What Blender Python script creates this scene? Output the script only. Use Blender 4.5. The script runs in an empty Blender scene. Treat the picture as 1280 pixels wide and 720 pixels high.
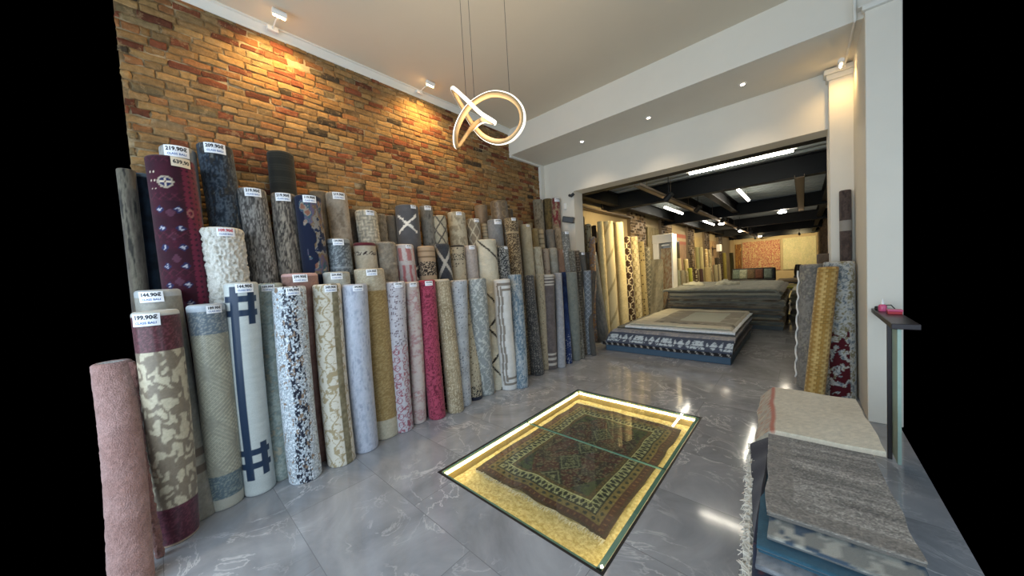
import bpy, bmesh, math, random
import numpy as np
from mathutils import Vector, Matrix
random.seed(7)
SC = bpy.context.scene
COL = SC.collection
PI = math.pi

# ------------------------------------------------------------------ camera
YAW, PITCH, ROLL, F, CX, CH = 42.1435, -2.6233, 3.3099, 403.80, 3.9643, 1.6
def cam_axes():
    y, p, r = math.radians(YAW), math.radians(PITCH), math.radians(ROLL)
    f = np.array([-math.sin(y)*math.cos(p), math.cos(y)*math.cos(p), math.sin(p)])
    rr = np.array([math.cos(y), math.sin(y), 0.0]); u = np.cross(rr, f)
    c, s = math.cos(r), math.sin(r)
    return f, c*rr - s*u, s*rr + c*u
AF, AR, AU = cam_axes()
EYE = np.array([CX, 0.0, CH])
def ray(u, v): return AF + (u-640)/F*AR - (v-360)/F*AU
def onp(u, v, ax, val):
    """world point where the sight line of a measured photo point meets a known wall/floor plane"""
    d = ray(u, v); t = (val-EYE[ax])/d[ax]
    return EYE + t*d
cd = bpy.data.cameras.new('camera'); cam = bpy.data.objects.new('camera', cd); COL.objects.link(cam)
M = Matrix(((AR[0], AU[0], -AF[0], EYE[0]), (AR[1], AU[1], -AF[1], EYE[1]), (AR[2], AU[2], -AF[2], EYE[2]), (0, 0, 0, 1)))
cam.matrix_world = M
cd.sensor_fit = 'HORIZONTAL'; cd.sensor_width = 36; cd.lens = F/1280*36; cd.clip_start = .02; cd.clip_end = 200
SC.camera = cam

# ------------------------------------------------------------------ numpy noise
def _h(ix, iy, seed):
    n = (ix.astype(np.int64)*374761393 + iy.astype(np.int64)*668265263 + seed*974634777) & 0xffffffff
    n = ((n ^ (n >> 13))*1274126177) & 0xffffffff
    n = ((n ^ (n >> 16))*2246822519) & 0xffffffff
    return ((n ^ (n >> 15)) & 0xffff)/65535.0
def vn(x, y, seed=0):
    x = np.asarray(x, float); y = np.asarray(y, float)
    ix = np.floor(x); iy = np.floor(y); fx = x-ix; fy = y-iy
    fx = fx*fx*(3-2*fx); fy = fy*fy*(3-2*fy)
    a = _h(ix, iy, seed); b = _h(ix+1, iy, seed); c = _h(ix, iy+1, seed); d = _h(ix+1, iy+1, seed)
    return (a*(1-fx)+b*fx)*(1-fy) + (c*(1-fx)+d*fx)*fy
def fbm(x, y, seed=0, o=4):
    s = 0; a = .5; t = 0
    for k in range(o):
        s = s + a*vn(x*2**k, y*2**k, seed+k*17); t += a; a *= .55
    return s/t
def cell(x, y, seed=0): return _h(np.floor(x), np.floor(y), seed)
def C(h):
    h = h.lstrip('#'); return np.array([int(h[i:i+2], 16)/255 for i in (0, 2, 4)])
def lin(c): return np.where(np.asarray(c) <= .04045, np.asarray(c)/12.92, ((np.asarray(c)+.055)/1.055)**2.4)
def mix(a, b, t):
    t = np.clip(t, 0, 1)[..., None]; return a*(1-t) + b*t
def step(x, e=.05, w=.5): return np.clip((x-w)/e+.5, 0, 1)
def fill(U, c): return np.broadcast_to(c, U.shape+(3,)).copy()

# ------------------------------------------------------------------ rug patterns: f(U, V, L, s) -> colours; U across, V along (metres)
def plain(c1, c2=None, sc=8, st=(1, 1), k=1.0):
    a = C(c1); b = C(c2 or c1)
    def f(U, V, L, s):
        n = fbm(U*sc*st[0], V*sc*st[1], s)
        return mix(fill(U, a), b, (n-.5)*3*k+.5) * (.93+.14*vn(U*90, V*90, s+5))[..., None]
    return f
def abrash(cols, sc=6, st=(3, .7), spot=.5):
    cols = [C(c) for c in cols]
    def f(U, V, L, s):
        n = fbm(U*sc*st[0], V*sc*st[1], s, 6)*.75 + spot*.9*(fbm(U*38*st[0]**.4, V*38*st[1]**.8, s+9, 3)-.5) + .12
        n = np.clip((n-.28)/.44, 0, .999)*(len(cols)-1)
        i = n.astype(int); fr = (n-i)
        A = np.array(cols)
        fr = np.clip((fr-.1)/.8, 0, 1)
        return mix(A[i], 1.0*A[np.minimum(i+1, len(cols)-1)], fr)
    return f
def damask(bg, fg, w=.13, h=.2, t=.5, sc=26, warp=.03):
    a, b = C(bg), C(fg)
    def f(U, V, L, s):
        wu = U + warp*(fbm(U*9, V*9, s+3, 2)-.5); wv = V + warp*(fbm(U*9+40, V*9, s+4, 2)-.5)
        u = np.abs(np.mod(wu, w)-w/2); v = np.abs(np.mod(wv+h*.5*(np.floor(wu/w) % 2), h)-h/2)
        n = fbm(u*sc+3, v*sc*.8+7, s, 2)
        return mix(fill(U, a), b, step(n, .06, t)) * (.95+.1*vn(U*120, V*120, s))[..., None]
    return f
def leafy(bg, fg, su=17, sv=10, t=.5):
    a, b = C(bg), C(fg)
    def f(U, V, L, s):
        wu = U*su + 1.3*fbm(U*22, V*16, s+3, 2); wv = V*sv + 1.3*fbm(U*22+30, V*16, s+5, 2)
        n = np.abs(vn(wu, wv, s)-.5)*2 + .25*(vn(U*60, V*50, s+8)-.5)
        return mix(fill(U, a), b, step(n, .1, t)) * (.94+.12*vn(U*120, V*120, s))[..., None]
    return f
def scroll(bg, ln, cw=.1, lw=.14, turns=2.2, bg2=None):
    a, b = C(bg), C(ln); a2 = C(bg2) if bg2 else a
    def f(U, V, L, s):
        x = U/cw; y = V/cw
        ix = np.floor(x); iy = np.floor(y); fx = x-ix-.5; fy = y-iy-.5
        fl = np.where((ix+iy) % 2 == 0, 1, -1)
        r = np.hypot(fx, fy); th = np.arctan2(fy, fx*fl)
        sp = np.mod(th/(2*PI)+r*turns*2, 1)
        m = (np.abs(sp-.5) < lw) & (r < .47)
        sp2 = np.abs(np.mod(np.sin(y*PI)*.3+x, 1)-.5) < .06
        leaf = (vn(x*4, y*4, s) > .74)
        base = mix(fill(U, a), a2, fbm(U*7, V*7, s+2))
        return mix(base, b, (m | sp2 | leaf).astype(float)*.85)
    return f
def band(base, items):
    """items: (v0, v1, pattern or colour); negative values count from the bottom end"""
    def f(U, V, L, s):
        c = base(U, V, L, s)
        for v0, v1, p in items:
            v0 = v0 if v0 >= 0 else L+v0; v1 = v1 if v1 > 0 else L+v1
            m = ((V >= v0) & (V < v1)).astype(float)
            pc = p(U, V, L, s+31) if callable(p) else fill(U, C(p))
            c = mix(c, pc, m)
        return c
    return f
def ustripe(base, items):
    """vertical borders at U ranges"""
    def f(U, V, L, s):
        c = base(U, V, L, s)
        for u0, u1, p in items:
            m = ((U >= u0) & (U < u1)).astype(float)
            pc = p(U, V, L, s+77) if callable(p) else fill(U, C(p))
            c = mix(c, pc, m)
        return c
    return f
def motif(bg, fg, k=.045, kind='lattice'):
    a, b = C(bg), C(fg)
    def f(U, V, L, s):
        x = U/k; y = V/k
        if kind == 'lattice': m = (np.minimum(np.abs(np.mod(x+y, 2)-1), np.abs(np.mod(x-y, 2)-1)) < .16)
        elif kind == 'diamond': m = (np.abs(np.mod(x, 2)-1)+np.abs(np.mod(y, 2)-1)) < .62
        elif kind == 'ring': m = np.abs(np.hypot(np.mod(x, 2)-1, np.mod(y, 2)-1)-.62) < .16
        elif kind == 'key':
            fx = np.mod(x, 2); fy = np.mod(y, 2); m = (fx < .35) | ((fy < .35) & (fx < 1.5)) | ((np.abs(fx-1.35) < .18) & (fy < 1.3)) | ((np.abs(fy-1.2) < .18) & (fx > .8) & (fx < 1.5))
        elif kind == 'dot': m = np.hypot(np.mod(x, 2)-1, np.mod(y, 2)-1) < .45
        elif kind == 'curl':
            n = fbm(x*.9, y*.9, s, 2); m = np.abs(np.mod(n*6, 1)-.5) < .17
        elif kind == 'rect': m = (np.mod(x, 2) > .3) & (np.mod(y, 2) > .3) & ~((np.abs(np.mod(x, 2)-1.15) < .45) & (np.abs(np.mod(y, 2)-1.15) < .45))
        return mix(fill(U, a), b, m.astype(float)) * (.93+.14*vn(U*100, V*100, s))[..., None]
    return f
def spots(bg, fg, k=.02, dens=.2, fade=None):
    bgf = bg if callable(bg) else plain(bg, bg); b = C(fg)
    def f(U, V, L, s):
        c = bgf(U, V, L, s)
        h = cell(U/k, V/k, s); x = np.mod(U/k, 1)-.5; y = np.mod(V/k, 1)-.5
        d = dens if fade is None else dens*np.clip(fade(V/L), 0, 1)
        m = (h < d) & (np.hypot(x+(h-.5)*.3, y) < .36)
        return mix(c, b, m.astype(float))
    return f
def sequins():
    cs = np.array([C('e9eef2'), C('bcc6cf'), C('9aa3a9'), C('161a2c'), C('8a7460'), C('cfd6da')])
    def f(U, V, L, s):
        n = fbm(U*60, V*30, s, 4); k = .007
        h = cell(U/k + .4*cell(U*0, V/k, 3), V/k, s+1)
        b = np.clip((n-.3)/.4, 0, .999)
        idx = np.where(h < .16, 0, np.where(h < .42, 1, np.where(h < .6, 5, 2)))
        dark = (fbm(U*110, V*60, s+40, 3) > .50) & (np.abs(U-U.max()*.5-.03+.02*np.sin(V*5)) < .055)
        idx = np.where(dark, 3, idx); idx = np.where((fbm(U*50, V*30, s+60, 3) > .68), 4, idx)
        return cs[idx]
    return f
def basket(c1, c2, k=.03):
    a, b = C(c1), C(c2)
    def f(U, V, L, s):
        x = U/k; y = V/(k*.62); row = np.floor(y); xx = x+.5*(row % 2)
        e = np.minimum(np.mod(xx, 1), np.mod(y, 1)*.8); big = vn(U*14, V*8, s)
        c = mix(fill(U, a), b, .75*((np.floor(xx)+row) % 2)+.5*(big-.4)); return c*(.82+.18*np.clip(e*5, 0, 1))[..., None]
    return f
def trellis(bg, ln, w=.2, h=.26, lw=.012):
    a, b = C(bg), C(ln)
    def f(U, V, L, s):
        ph = 2*PI*V/h; q = np.clip(np.sin(ph)*1.7, -1, 1)*w*.22
        d1 = np.abs(np.mod(U-q+w/2, w)-w/2); d2 = np.abs(np.mod(U+q, w)-w/2)
        m = (np.minimum(d1, d2) < lw) | ((np.abs(np.mod(V, h/2)-h/4) < lw) & (np.abs(np.mod(U+w*.25*0, w)-w/2) > w*.42))
        return mix(fill(U, a), b, m.astype(float))*(.92+.16*vn(U*60, V*60, s))[..., None]
    return f
def diamonds(bg, ln, w=.18, h=.3, lw=.01):
    bgf = bg if callable(bg) else plain(bg, bg); b = C(ln)
    def f(U, V, L, s):
        u = U/w+.03*(vn(V*9, U*3, s)-.5); v = V/h
        d = np.minimum(np.abs(np.mod(u+v, 1)-.5), np.abs(np.mod(u-v, 1)-.5))
        return mix(bgf(U, V, L, s), b, (d < lw/w).astype(float))
    return f
def rings(base, cols, items):
    return band(base, [(a, b, cols) for a, b in items])
def greek_key():
    w_, n_ = C('c3c7c2'), C('142f4c')
    segs = [(.02, .05, .46, 1.43, 0)]
    def f(U, V, L, s):
        c = mix(fill(U, w_), C('aab0ad'), fbm(U*10, V*40, s)*.8)
        Uc = U.max()/2; x = U-Uc; m = np.zeros(U.shape, bool)
        def R(x0, x1, v0, v1):
            nonlocal m; m |= (x >= x0) & (x < x1) & (V >= v0) & (V < v1)
        R(-.055, .0, .03, 1.52)
        for T, d in ((.10, 1), (1.28, 1)):
            R(-.11, .12, T, T+.048); R(-.11, .12, T+.105, T+.153)
            R(.055, .10, T-.04, T+.22)
        R(-.09, .0, L-.12, L-.07) if False else None
        return mix(c, n_*(.9), m.astype(float))
    return f
def medallions():
    bg, dk, iv, rd, bl = C('430c20'), C('260817'), C('c9b7a0'), C('7c1f2e'), C('23254a')
    def f(U, V, L, s):
        c = mix(fill(U, bg), dk, fbm(U*12, V*12, s)*1.1)
        Uc = U.max()/2; x = U-Uc
        tex = motif('380a1e', '501529', .022, 'diamond')(U, V, L, s)
        c = mix(c, tex, ((np.mod(V, .34) > .2)).astype(float)*.5)
        r = np.hypot(x+.005, V-.2); m = (r < .045); c = mix(c, iv*.8, m.astype(float)); c = mix(c, bl, ((r < .033)).astype(float)); 
        c = mix(c, iv, ((r < .03) & ((np.abs(x+.005) < .008) | (np.abs(V-.2) < .008))).astype(float)); c = mix(c, rd*.6, (r < .008).astype(float))
        for px in (-.06, .045):
            for k in range(9):
                v0 = .40+k*.14; r = np.abs(x-px)+np.abs(V-v0)
                c = mix(c, bl, (r < .03).astype(float)); c = mix(c, C('a9a6b0'), ((r < .02) & (cell(x/.007, V/.007, 5) > .45)).astype(float))
        for k in range(3):
            for px in (-.09, -.065):
                m = (np.abs(x-px) < .006) & (np.abs(V-.13-.06*k) < .006); c = mix(c, iv, m.astype(float))
        r = np.abs(x)/1.0+np.abs(np.mod(V, .17)-.085)/1.2; c = mix(c, C('4f2a3a'), ((r < .03) & (V > .4)).astype(float))
        c = mix(c, motif('2c0a18', '5a2030', .03, 'lattice')(U, V, L, s), ((np.mod(V, .28) < .05)).astype(float)*.6); edge = (x > .085); c = mix(c, motif('641a33', '2c0a1e', .02, 'diamond')(U, V, L, s), edge.astype(float)); 
        r = np.hypot((x-.11), (V-.42)/1.6); c = mix(c, C('8d5a55'), (np.abs(r-.016) < .005).astype(float))
        return c
    return f
def cream_lines(ln='2f2a26', bg='d8d1bd', seed=3):
    a, b = C(bg), C(ln)
    def f(U, V, L, s):
        c = mix(fill(U, a), C('b9b39f'), fbm(U*14, V*14, s)); Uc = U.max()/2; x = U-Uc; w = .018*(vn(U*30, V*30, s)-.5)
        m = np.abs(V-.07-(x+.08)*.9+w) < .016
        z = np.abs(np.mod(V-1.0, .5)-.25)*.9-.05
        m |= (np.abs(x+.02-z*.9+w) < .015) & (V > .75)
        return mix(c, b, m.astype(float))
    return f
def frames(bg='b9b8b4', ln='7d766e'):
    a, b = C(bg), C(ln)
    def f(U, V, L, s):
        c = mix(fill(U, a), C('d8d8d6'), fbm(U*12, V*12, s)); Uc = U.max()/2; x = U-Uc+.008*np.sin(V*16)
        m = np.zeros(U.shape, bool)
        for k, (o, w) in enumerate(((.012, .018), (.058, .018))):
            m |= (np.abs(x+.085-o) < w/1.1) & (V > .04+o) & (V < L-.06-o)
            m |= (np.abs(V-.05-o*1.6) < w/1.1) & (x > -.085+o)
            m |= (np.abs(V-(L-.07-o*1.6)) < w/1.1) & (x > -.085+o)
        return mix(c, b, m.astype(float))
    return f
def xcross():
    def f(U, V, L, s):
        c = mix(fill(U, C('45464a')), C('55565a'), fbm(U*20, V*20, s)); x = U-U.max()/2
        yy = np.mod(V, .62)-.24; w = .02*(vn(U*60, V*60, s)-.5)
        m = (np.abs(np.abs(yy)-np.minimum(np.abs(x)*.9, .1)+w) < .017) & (np.abs(x) < .12)
        return mix(c, C('d9d5cb'), m.astype(float))
    return f
def multicol():
    cs = np.array([C('0f1830'), C('16233f'), C('7d7870'), C('6f5a42'), C('5c5064'), C('3a525c'), C('8a7d70'), C('7d5444')])
    def f(U, V, L, s):
        n = fbm(U*11, V*6, s, 4); m = fbm(U*26+9, V*18, s+3, 3); i = np.clip(((n*.6+m*.4)-.25)/.5*8, 0, 7.99).astype(int)
        c = cs[i]; c = mix(c, cs[0], ((fbm(U*13, V*5, s+8, 2)+.5*np.clip(.03-(U-U.max()/2), -.1, .1)*6 > .62)).astype(float)); return mix(c, cs[0], ((V < .05) | (V > .75*1.0) & (V < 1.0)).astype(float)*.9)
    return f
def checks(c1, c2, k=.05):
    a, b = C(c1), C(c2)
    def f(U, V, L, s):
        m = (np.floor(U/k)+np.floor(V/k)) % 2
        sub = (np.mod(np.where(m > 0, U, V)/(k*.25), 1) > .5)
        return mix(fill(U, a), b, sub.astype(float))*(.85+.3*vn(U*50, V*50, s))[..., None]
    return f
def persian(field='4a1a18', bd='6a6a40', cr='a8a57c', dk='1f2018'):
    fc, bc, cc, dc = C(field), C(bd), C(cr), C(dk)
    def f(U, V, L, s):
        W = U.max(); d = np.minimum(np.minimum(U, W-U), np.minimum(V, L-V))
        du = np.minimum(U, W-U); dv = np.minimum(V, L-V); al = np.where(du < dv, V, U)
        c = mix(fill(U, fc), dc, .5*(fbm(U*14, V*14, s) > .5)+.2)
        x = np.abs(U-W/2); y = np.abs(V-L/2)
        for k in range(3):
            r = np.abs(x)/1.0+np.abs(y-.30*k)/1.2
            c = mix(c, dc, (r < .13).astype(float)); c = mix(c, cc, ((np.abs(r-.1) < .008) | ((r < .06) & (cell(U/.012, V/.012, s) > .55))).astype(float)*.5)
        sm = ((cell(U/.014, V/.014, s+2) > .72) & (d > .25)); c = mix(c, cc*.7, sm.astype(float)*.6)
        z1 = np.abs(U-W/2)+np.abs(V-L/2)*.55 > .52; c = mix(c, mix(fill(U, C('38401f')), dc, (fbm(U*30, V*30, s) > .5).astype(float)), (z1 & (d > .2)).astype(float))
        brd = [(0, .02, C('3b2a1c'), 0), (.02, .075, C('40201a'), 1), (.075, .13, C('6b5a34'), 2), (.13, .145, dc, 0), (.145, .215, dc, 3), (.215, .225, cc, 0), (.225, .26, C('4a3a20'), 1)]
        for a, b, col, kind in brd:
            m = (d >= a) & (d < b); q = fill(U, col); t = (d-a)/(b-a)
            if kind == 1: q = mix(q, C('8a6a3a'), ((np.mod(al/.05, 1) < .25) & (np.abs(t-.5) < .25)).astype(float)*.5)
            if kind == 2: q = mix(q, dc, (np.hypot((np.mod(al/.07, 1)-.5), (t-.5)) < .25).astype(float))
            if kind == 3: q = mix(q, cc, ((np.abs(np.abs(np.mod(al/.07, 1)-.5)*2-t) < .14) | ((np.abs(np.mod(al/.035, 1)-.5) < .14) & (np.abs(t-.5) > .25))).astype(float)*.85)
            c = mix(c, q, m.astype(float))
        return c*1.05*(.85+.3*vn(U*80, V*80, s))[..., None]
    return f

# ------------------------------------------------------------------ mesh building
def tag(o, label=None, cat=None, group=None, kind=None):
    if label: o['label'] = label
    if cat: o['category'] = cat
    if group: o['group'] = group
    if kind: o['kind'] = kind
    return o
def mkmesh(name, verts, faces, mat, parent=None, cols=None, smooth=True, loc=None):
    me = bpy.data.meshes.new(name)
    verts = np.asarray(verts, np.float32)
    if loc is not None: verts = verts - np.asarray(loc, np.float32)
    me.from_pydata(verts.tolist() if len(verts) < 10 else [tuple(v) for v in verts.tolist()], [], [tuple(int(i) for i in f) for f in faces])
    if cols is not None:
        at = me.color_attributes.new('Col', 'FLOAT_COLOR', 'POINT')
        a = np.ones((len(verts), 4), np.float32); a[:, :3] = lin(np.clip(cols, 0, 1))
        at.data.foreach_set('color', a.ravel())
    if smooth: me.polygons.foreach_set('use_smooth', [True]*len(me.polygons))
    for m in (mat if isinstance(mat, (list, tuple)) else [mat]): me.materials.append(m)
    me.update()
    o = bpy.data.objects.new(name, me); COL.objects.link(o)
    if loc is not None: o.location = loc
    if parent is not None:
        o.parent = parent
    return o
def empty(name, loc=(0, 0, 0), label=None, cat=None, group=None):
    o = bpy.data.objects.new(name, None); COL.objects.link(o); o.location = loc; o.empty_display_size = .05
    return tag(o, label, cat, group)
def gridfaces(n, m, wrapu=False, off=0):
    i = np.arange(n if wrapu else n-1); j = np.arange(m-1)
    I, J = np.meshgrid(i, j, indexing='ij'); I2 = (I+1) % n
    q = np.stack([I*m+J, I2*m+J, I2*m+J+1, I*m+J+1], -1).reshape(-1, 4)+off
    return q
class B:
    """collects boxes, tubes and prisms into one mesh (world coordinates)"""
    def __init__(s): s.bm = bmesh.new()
    def box(s, x0, x1, y0, y1, z0, z1, bev=0, seg=2, rot=None):
        bm = bmesh.new(); bmesh.ops.create_cube(bm, size=1)
        bmesh.ops.scale(bm, vec=(x1-x0, y1-y0, z1-z0), verts=bm.verts)
        if bev: bmesh.ops.bevel(bm, geom=bm.edges[:], offset=bev, segments=seg, affect='EDGES', profile=.5)
        if rot is not None: bmesh.ops.rotate(bm, cent=(0, 0, 0), matrix=Matrix.Rotation(rot[0], 3, rot[1]), verts=bm.verts)
        bmesh.ops.translate(bm, vec=((x0+x1)/2, (y0+y1)/2, (z0+z1)/2), verts=bm.verts)
        s._add(bm); return s
    def _add(s, bm):
        me = bpy.data.meshes.new('t'); bm.to_mesh(me); bm.free(); s.bm.from_mesh(me); bpy.data.meshes.remove(me)
    def tube(s, pts, r, n=10, cap=True, closed=False):
        pts = [Vector(p) for p in pts]; N = len(pts); bm = s.bm; rs = r if isinstance(r, (list, tuple)) else [r]*N
        prev = None; rings_ = []
        for i, p in enumerate(pts):
            if closed: t = pts[(i+1) % N]-pts[i-1]
            else: t = pts[min(i+1, N-1)]-pts[max(i-1, 0)]
            t.normalize()
            if prev is None:
                a = Vector((0, 0, 1)) if abs(t.z) < .9 else Vector((1, 0, 0)); nrm = t.cross(a).normalized()
            else: nrm = (prev-t*prev.dot(t)).normalized()
            prev = nrm; b = t.cross(nrm)
            rings_.append([bm.verts.new(p+(nrm*math.cos(k*2*PI/n)+b*math.sin(k*2*PI/n))*rs[i]) for k in range(n)])
        for i in range(N if closed else N-1):
            A, D = rings_[i], rings_[(i+1) % N]
            for k in range(n): bm.faces.new((A[k], A[(k+1) % n], D[(k+1) % n], D[k]))
        if cap and not closed:
            bm.faces.new(rings_[0][::-1]); bm.faces.new(rings_[-1])
        return s
    def lathe(s, c, prof, n=24, axis='z'):
        """prof: (radius, height) pairs from bottom to top"""
        bm = s.bm; rr = []
        for r, h in prof:
            ring = []
            for k in range(n):
                a = 2*PI*k/n
                if axis == 'z': v = (c[0]+r*math.cos(a), c[1]+r*math.sin(a), c[2]+h)
                elif axis == 'x': v = (c[0]+h, c[1]+r*math.cos(a), c[2]+r*math.sin(a))
                else: v = (c[0]+r*math.cos(a), c[1]+h, c[2]+r*math.sin(a))
                ring.append(bm.verts.new(v))
            rr.append(ring)
        for i in range(len(rr)-1):
            for k in range(n): bm.faces.new((rr[i][k], rr[i][(k+1) % n], rr[i+1][(k+1) % n], rr[i+1][k]))
        bm.faces.new(rr[0][::-1]); bm.faces.new(rr[-1]); return s
    def prism(s, poly, a0, a1, axis='x'):
        bm = s.bm
        def P(q, a): return {'x': (a, q[0], q[1]), 'y': (q[0], a, q[1]), 'z': (q[0], q[1], a)}[axis]
        A = [bm.verts.new(P(q, a0)) for q in poly]; D = [bm.verts.new(P(q, a1)) for q in poly]; n = len(poly)
        for k in range(n): bm.faces.new((A[k], A[(k+1) % n], D[(k+1) % n], D[k]))
        bm.faces.new(A[::-1]); bm.faces.new(D); return s
    def build(s, name, mat, parent=None, smooth=False, origin=None):
        bmesh.ops.recalc_face_normals(s.bm, faces=s.bm.faces[:])
        me = bpy.data.meshes.new(name); o = bpy.data.objects.new(name, me); COL.objects.link(o)
        w = Vector((0, 0, 0))
        if parent is not None:
            q = parent
            while q is not None: w += q.location; q = q.parent
            o.parent = parent
        if origin is not None: o.location = Vector(origin)-w; w = Vector(origin)
        bmesh.ops.translate(s.bm, vec=-w, verts=s.bm.verts)
        s.bm.to_mesh(me); s.bm.free(); me.materials.append(mat)
        if smooth:
            me.polygons.foreach_set('use_smooth', [True]*len(me.polygons))
            me.set_sharp_from_angle(angle=math.radians(40))
        return o

# ------------------------------------------------------------------ materials
def nt(name):
    m = bpy.data.materials.new(name); m.use_nodes = True; t = m.node_tree
    return m, t, t.nodes['Principled BSDF'], t.nodes, t.links
def setp(b, **k):
    for a, v in k.items(): b.inputs[a.replace('_', ' ')].default_value = v
def L3(h): return tuple(lin(C(h)))+(1,)
def noise(N, L, sc, det=4, vec=None, rough=.6):
    n = N.new('ShaderNodeTexNoise'); n.inputs['Scale'].default_value = sc; n.inputs['Detail'].default_value = det; n.inputs['Roughness'].default_value = rough
    if vec is not None: L.new(vec, n.inputs['Vector'])
    return n
def bump(N, L, h, s, d, b):
    q = N.new('ShaderNodeBump'); q.inputs['Strength'].default_value = s; q.inputs['Distance'].default_value = d
    L.new(h, q.inputs['Height']); L.new(q.outputs[0], b.inputs['Normal']); return q
def mulnoise(N, L, col, fac, lo, hi):
    r = N.new('ShaderNodeMapRange'); r.inputs['To Min'].default_value = lo; r.inputs['To Max'].default_value = hi
    r.inputs['From Min'].default_value = .25; r.inputs['From Max'].default_value = .75; L.new(fac, r.inputs['Value'])
    m = N.new('ShaderNodeVectorMath'); m.operation = 'SCALE'; L.new(col, m.inputs[0]); L.new(r.outputs[0], m.inputs['Scale'])
    return m.outputs[0]
def rug_mat(name, fine=260, bs=.5, bd=.004, lo=.82, hi=1.15, coat=0, rough=.9):
    m, t, b, N, L = nt(name)
    a = N.new('ShaderNodeAttribute'); a.attribute_name = 'Col'; tc = N.new('ShaderNodeTexCoord')
    n = noise(N, L, fine, 3, tc.outputs['Object'])
    L.new(mulnoise(N, L, a.outputs['Color'], n.outputs['Fac'], lo, hi), b.inputs['Base Color'])
    setp(b, Roughness=rough, Sheen_Weight=.15, Specular_IOR_Level=.25, Coat_Weight=coat, Coat_Roughness=.25)
    bump(N, L, n.outputs['Fac'], bs, bd, b); return m
M_RUG = rug_mat('woven_rug'); M_SHAG = rug_mat('shaggy_rug', 140, .9, .012, .7, 1.2)
M_WRAP = rug_mat('wrapped_rug', 200, .3, .003, .85, 1.12, coat=.35, rough=.6)
M_SEQ = rug_mat('shiny_rug', 120, .5, .004, .85, 1.1, coat=.25, rough=.45)
def simple(name, col, rough=.6, metal=0, nsc=None, amt=.1, bs=0, spec=.5, coat=0):
    m, t, b, N, L = nt(name); tc = N.new('ShaderNodeTexCoord')
    rgb = N.new('ShaderNodeRGB'); rgb.outputs[0].default_value = L3(col)
    n = noise(N, L, nsc or 12, 5, tc.outputs['Object'])
    L.new(mulnoise(N, L, rgb.outputs[0], n.outputs['Fac'], 1-amt, 1+amt*.6), b.inputs['Base Color'])
    setp(b, Roughness=rough, Metallic=metal, Specular_IOR_Level=spec, Coat_Weight=coat)
    if bs: bump(N, L, n.outputs['Fac'], bs, .01, b)
    return m
M_PAINT = simple('white_plaster', 'dad4c6', .85, nsc=3, amt=.03)
M_CEIL = simple('ceiling_paint', 'd4cab6', .9, nsc=1.2, amt=.03)
M_TRIM = simple('white_trim', 'dcd9cf', .6, nsc=6, amt=.03)
M_BLACK = simple('black_steel', '15181b', .45, nsc=10, amt=.3)
M_DKGREY = simple('dark_painted_steel', '090c0e', .6, 0, nsc=5, amt=.25, spec=.25)
M_TAN = simple('tan_tray', '7a6a55', .6, nsc=9, amt=.12)
M_DECK = simple('corrugated_deck', '8a9090', .6, .0, nsc=7, amt=.02)
M_WHITE = simple('white_plastic', 'e6e4de', .4, nsc=20, amt=.02)
M_CARD = simple('price_card', 'e9eaec', .5, nsc=40, amt=.02)
M_CARDC = simple('cream_card', 'e2d2b8', .6, nsc=40, amt=.03)
M_INK = simple('black_ink', '23242a', .6)
M_INKB = simple('blue_ink', '2f5f9e', .6)
M_INKR = simple('red_ink', 'c2283c', .6)
M_HALLW = simple('beige_plaster', '9c8c6c', .85, nsc=4, amt=.08)
M_DESK = simple('dark_counter', '2a2326', .35, nsc=14, amt=.2)
M_PINK = simple('pink_plastic', 'd2567e', .35)
M_REDP = simple('red_plastic', 'b8303a', .35)
M_GREENP = simple('pale_green_panel', '9db3a6', .5)
M_CUSH = simple('grey_cushion', '7d8a7e', .9, nsc=60, amt=.2, bs=.3)
M_CREAM = simple('cream_fabric', 'b9ad92', .95, nsc=80, amt=.12, bs=.4)
M_FRINGE = simple('cream_fringe', 'd2cbbd', .95, nsc=90, amt=.15)
M_BLUE = simple('blue_foam', '3c5468', .7, nsc=10, amt=.1)
M_SCREEN = simple('screen_black', '0a0a0b', .15)
def emit(name, col, s):
    m, t, b, N, L = nt(name); setp(b, Base_Color=L3('eeeeee'), Roughness=.5, Emission_Color=col, Emission_Strength=s); return m
M_LED = emit('pendant_led', (1, .87, .66, 1), 1.35)
M_TUBE = emit('tube_light', (1, .93, .78, 1), 34)
M_SPOTE = emit('spot_emitter', (1, .70, .33, 1), 40)
M_DOWNE = emit('downlight_emitter', (1, .80, .6, 1), 30)
M_STRIP = emit('pit_led', (1, .80, .44, 1), 15)

# brick
def brick_mat(name, smear=.5):
    m, t, b, N, L = nt(name); a = N.new('ShaderNodeAttribute'); a.attribute_name = 'Col'; tc = N.new('ShaderNodeTexCoord')
    n1 = noise(N, L, 34, 8, tc.outputs['Object'], .75); n2 = noise(N, L, 11, 9, tc.outputs['Object'], .82)
    c = mulnoise(N, L, a.outputs['Color'], n1.outputs['Fac'], .6, 1.3)
    r = N.new('ShaderNodeMapRange'); r.inputs['From Min'].default_value = .545; r.inputs['From Max'].default_value = .585; L.new(n2.outputs['Fac'], r.inputs['Value'])
    sc = N.new('ShaderNodeMath'); sc.operation = 'MULTIPLY'; sc.inputs[1].default_value = smear; L.new(r.outputs[0], sc.inputs[0])
    mx = N.new('ShaderNodeMix'); mx.data_type = 'RGBA'; L.new(sc.outputs[0], mx.inputs['Factor']); L.new(c, mx.inputs['A']); mx.inputs['B'].default_value = L3('a08460')
    L.new(mx.outputs['Result'], b.inputs['Base Color']); setp(b, Roughness=.92, Specular_IOR_Level=.2); bump(N, L, n1.outputs['Fac'], .7, .012, b); return m
M_BRICK = brick_mat('old_brick'); M_BRICKD = brick_mat('dark_brick', .0)

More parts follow.
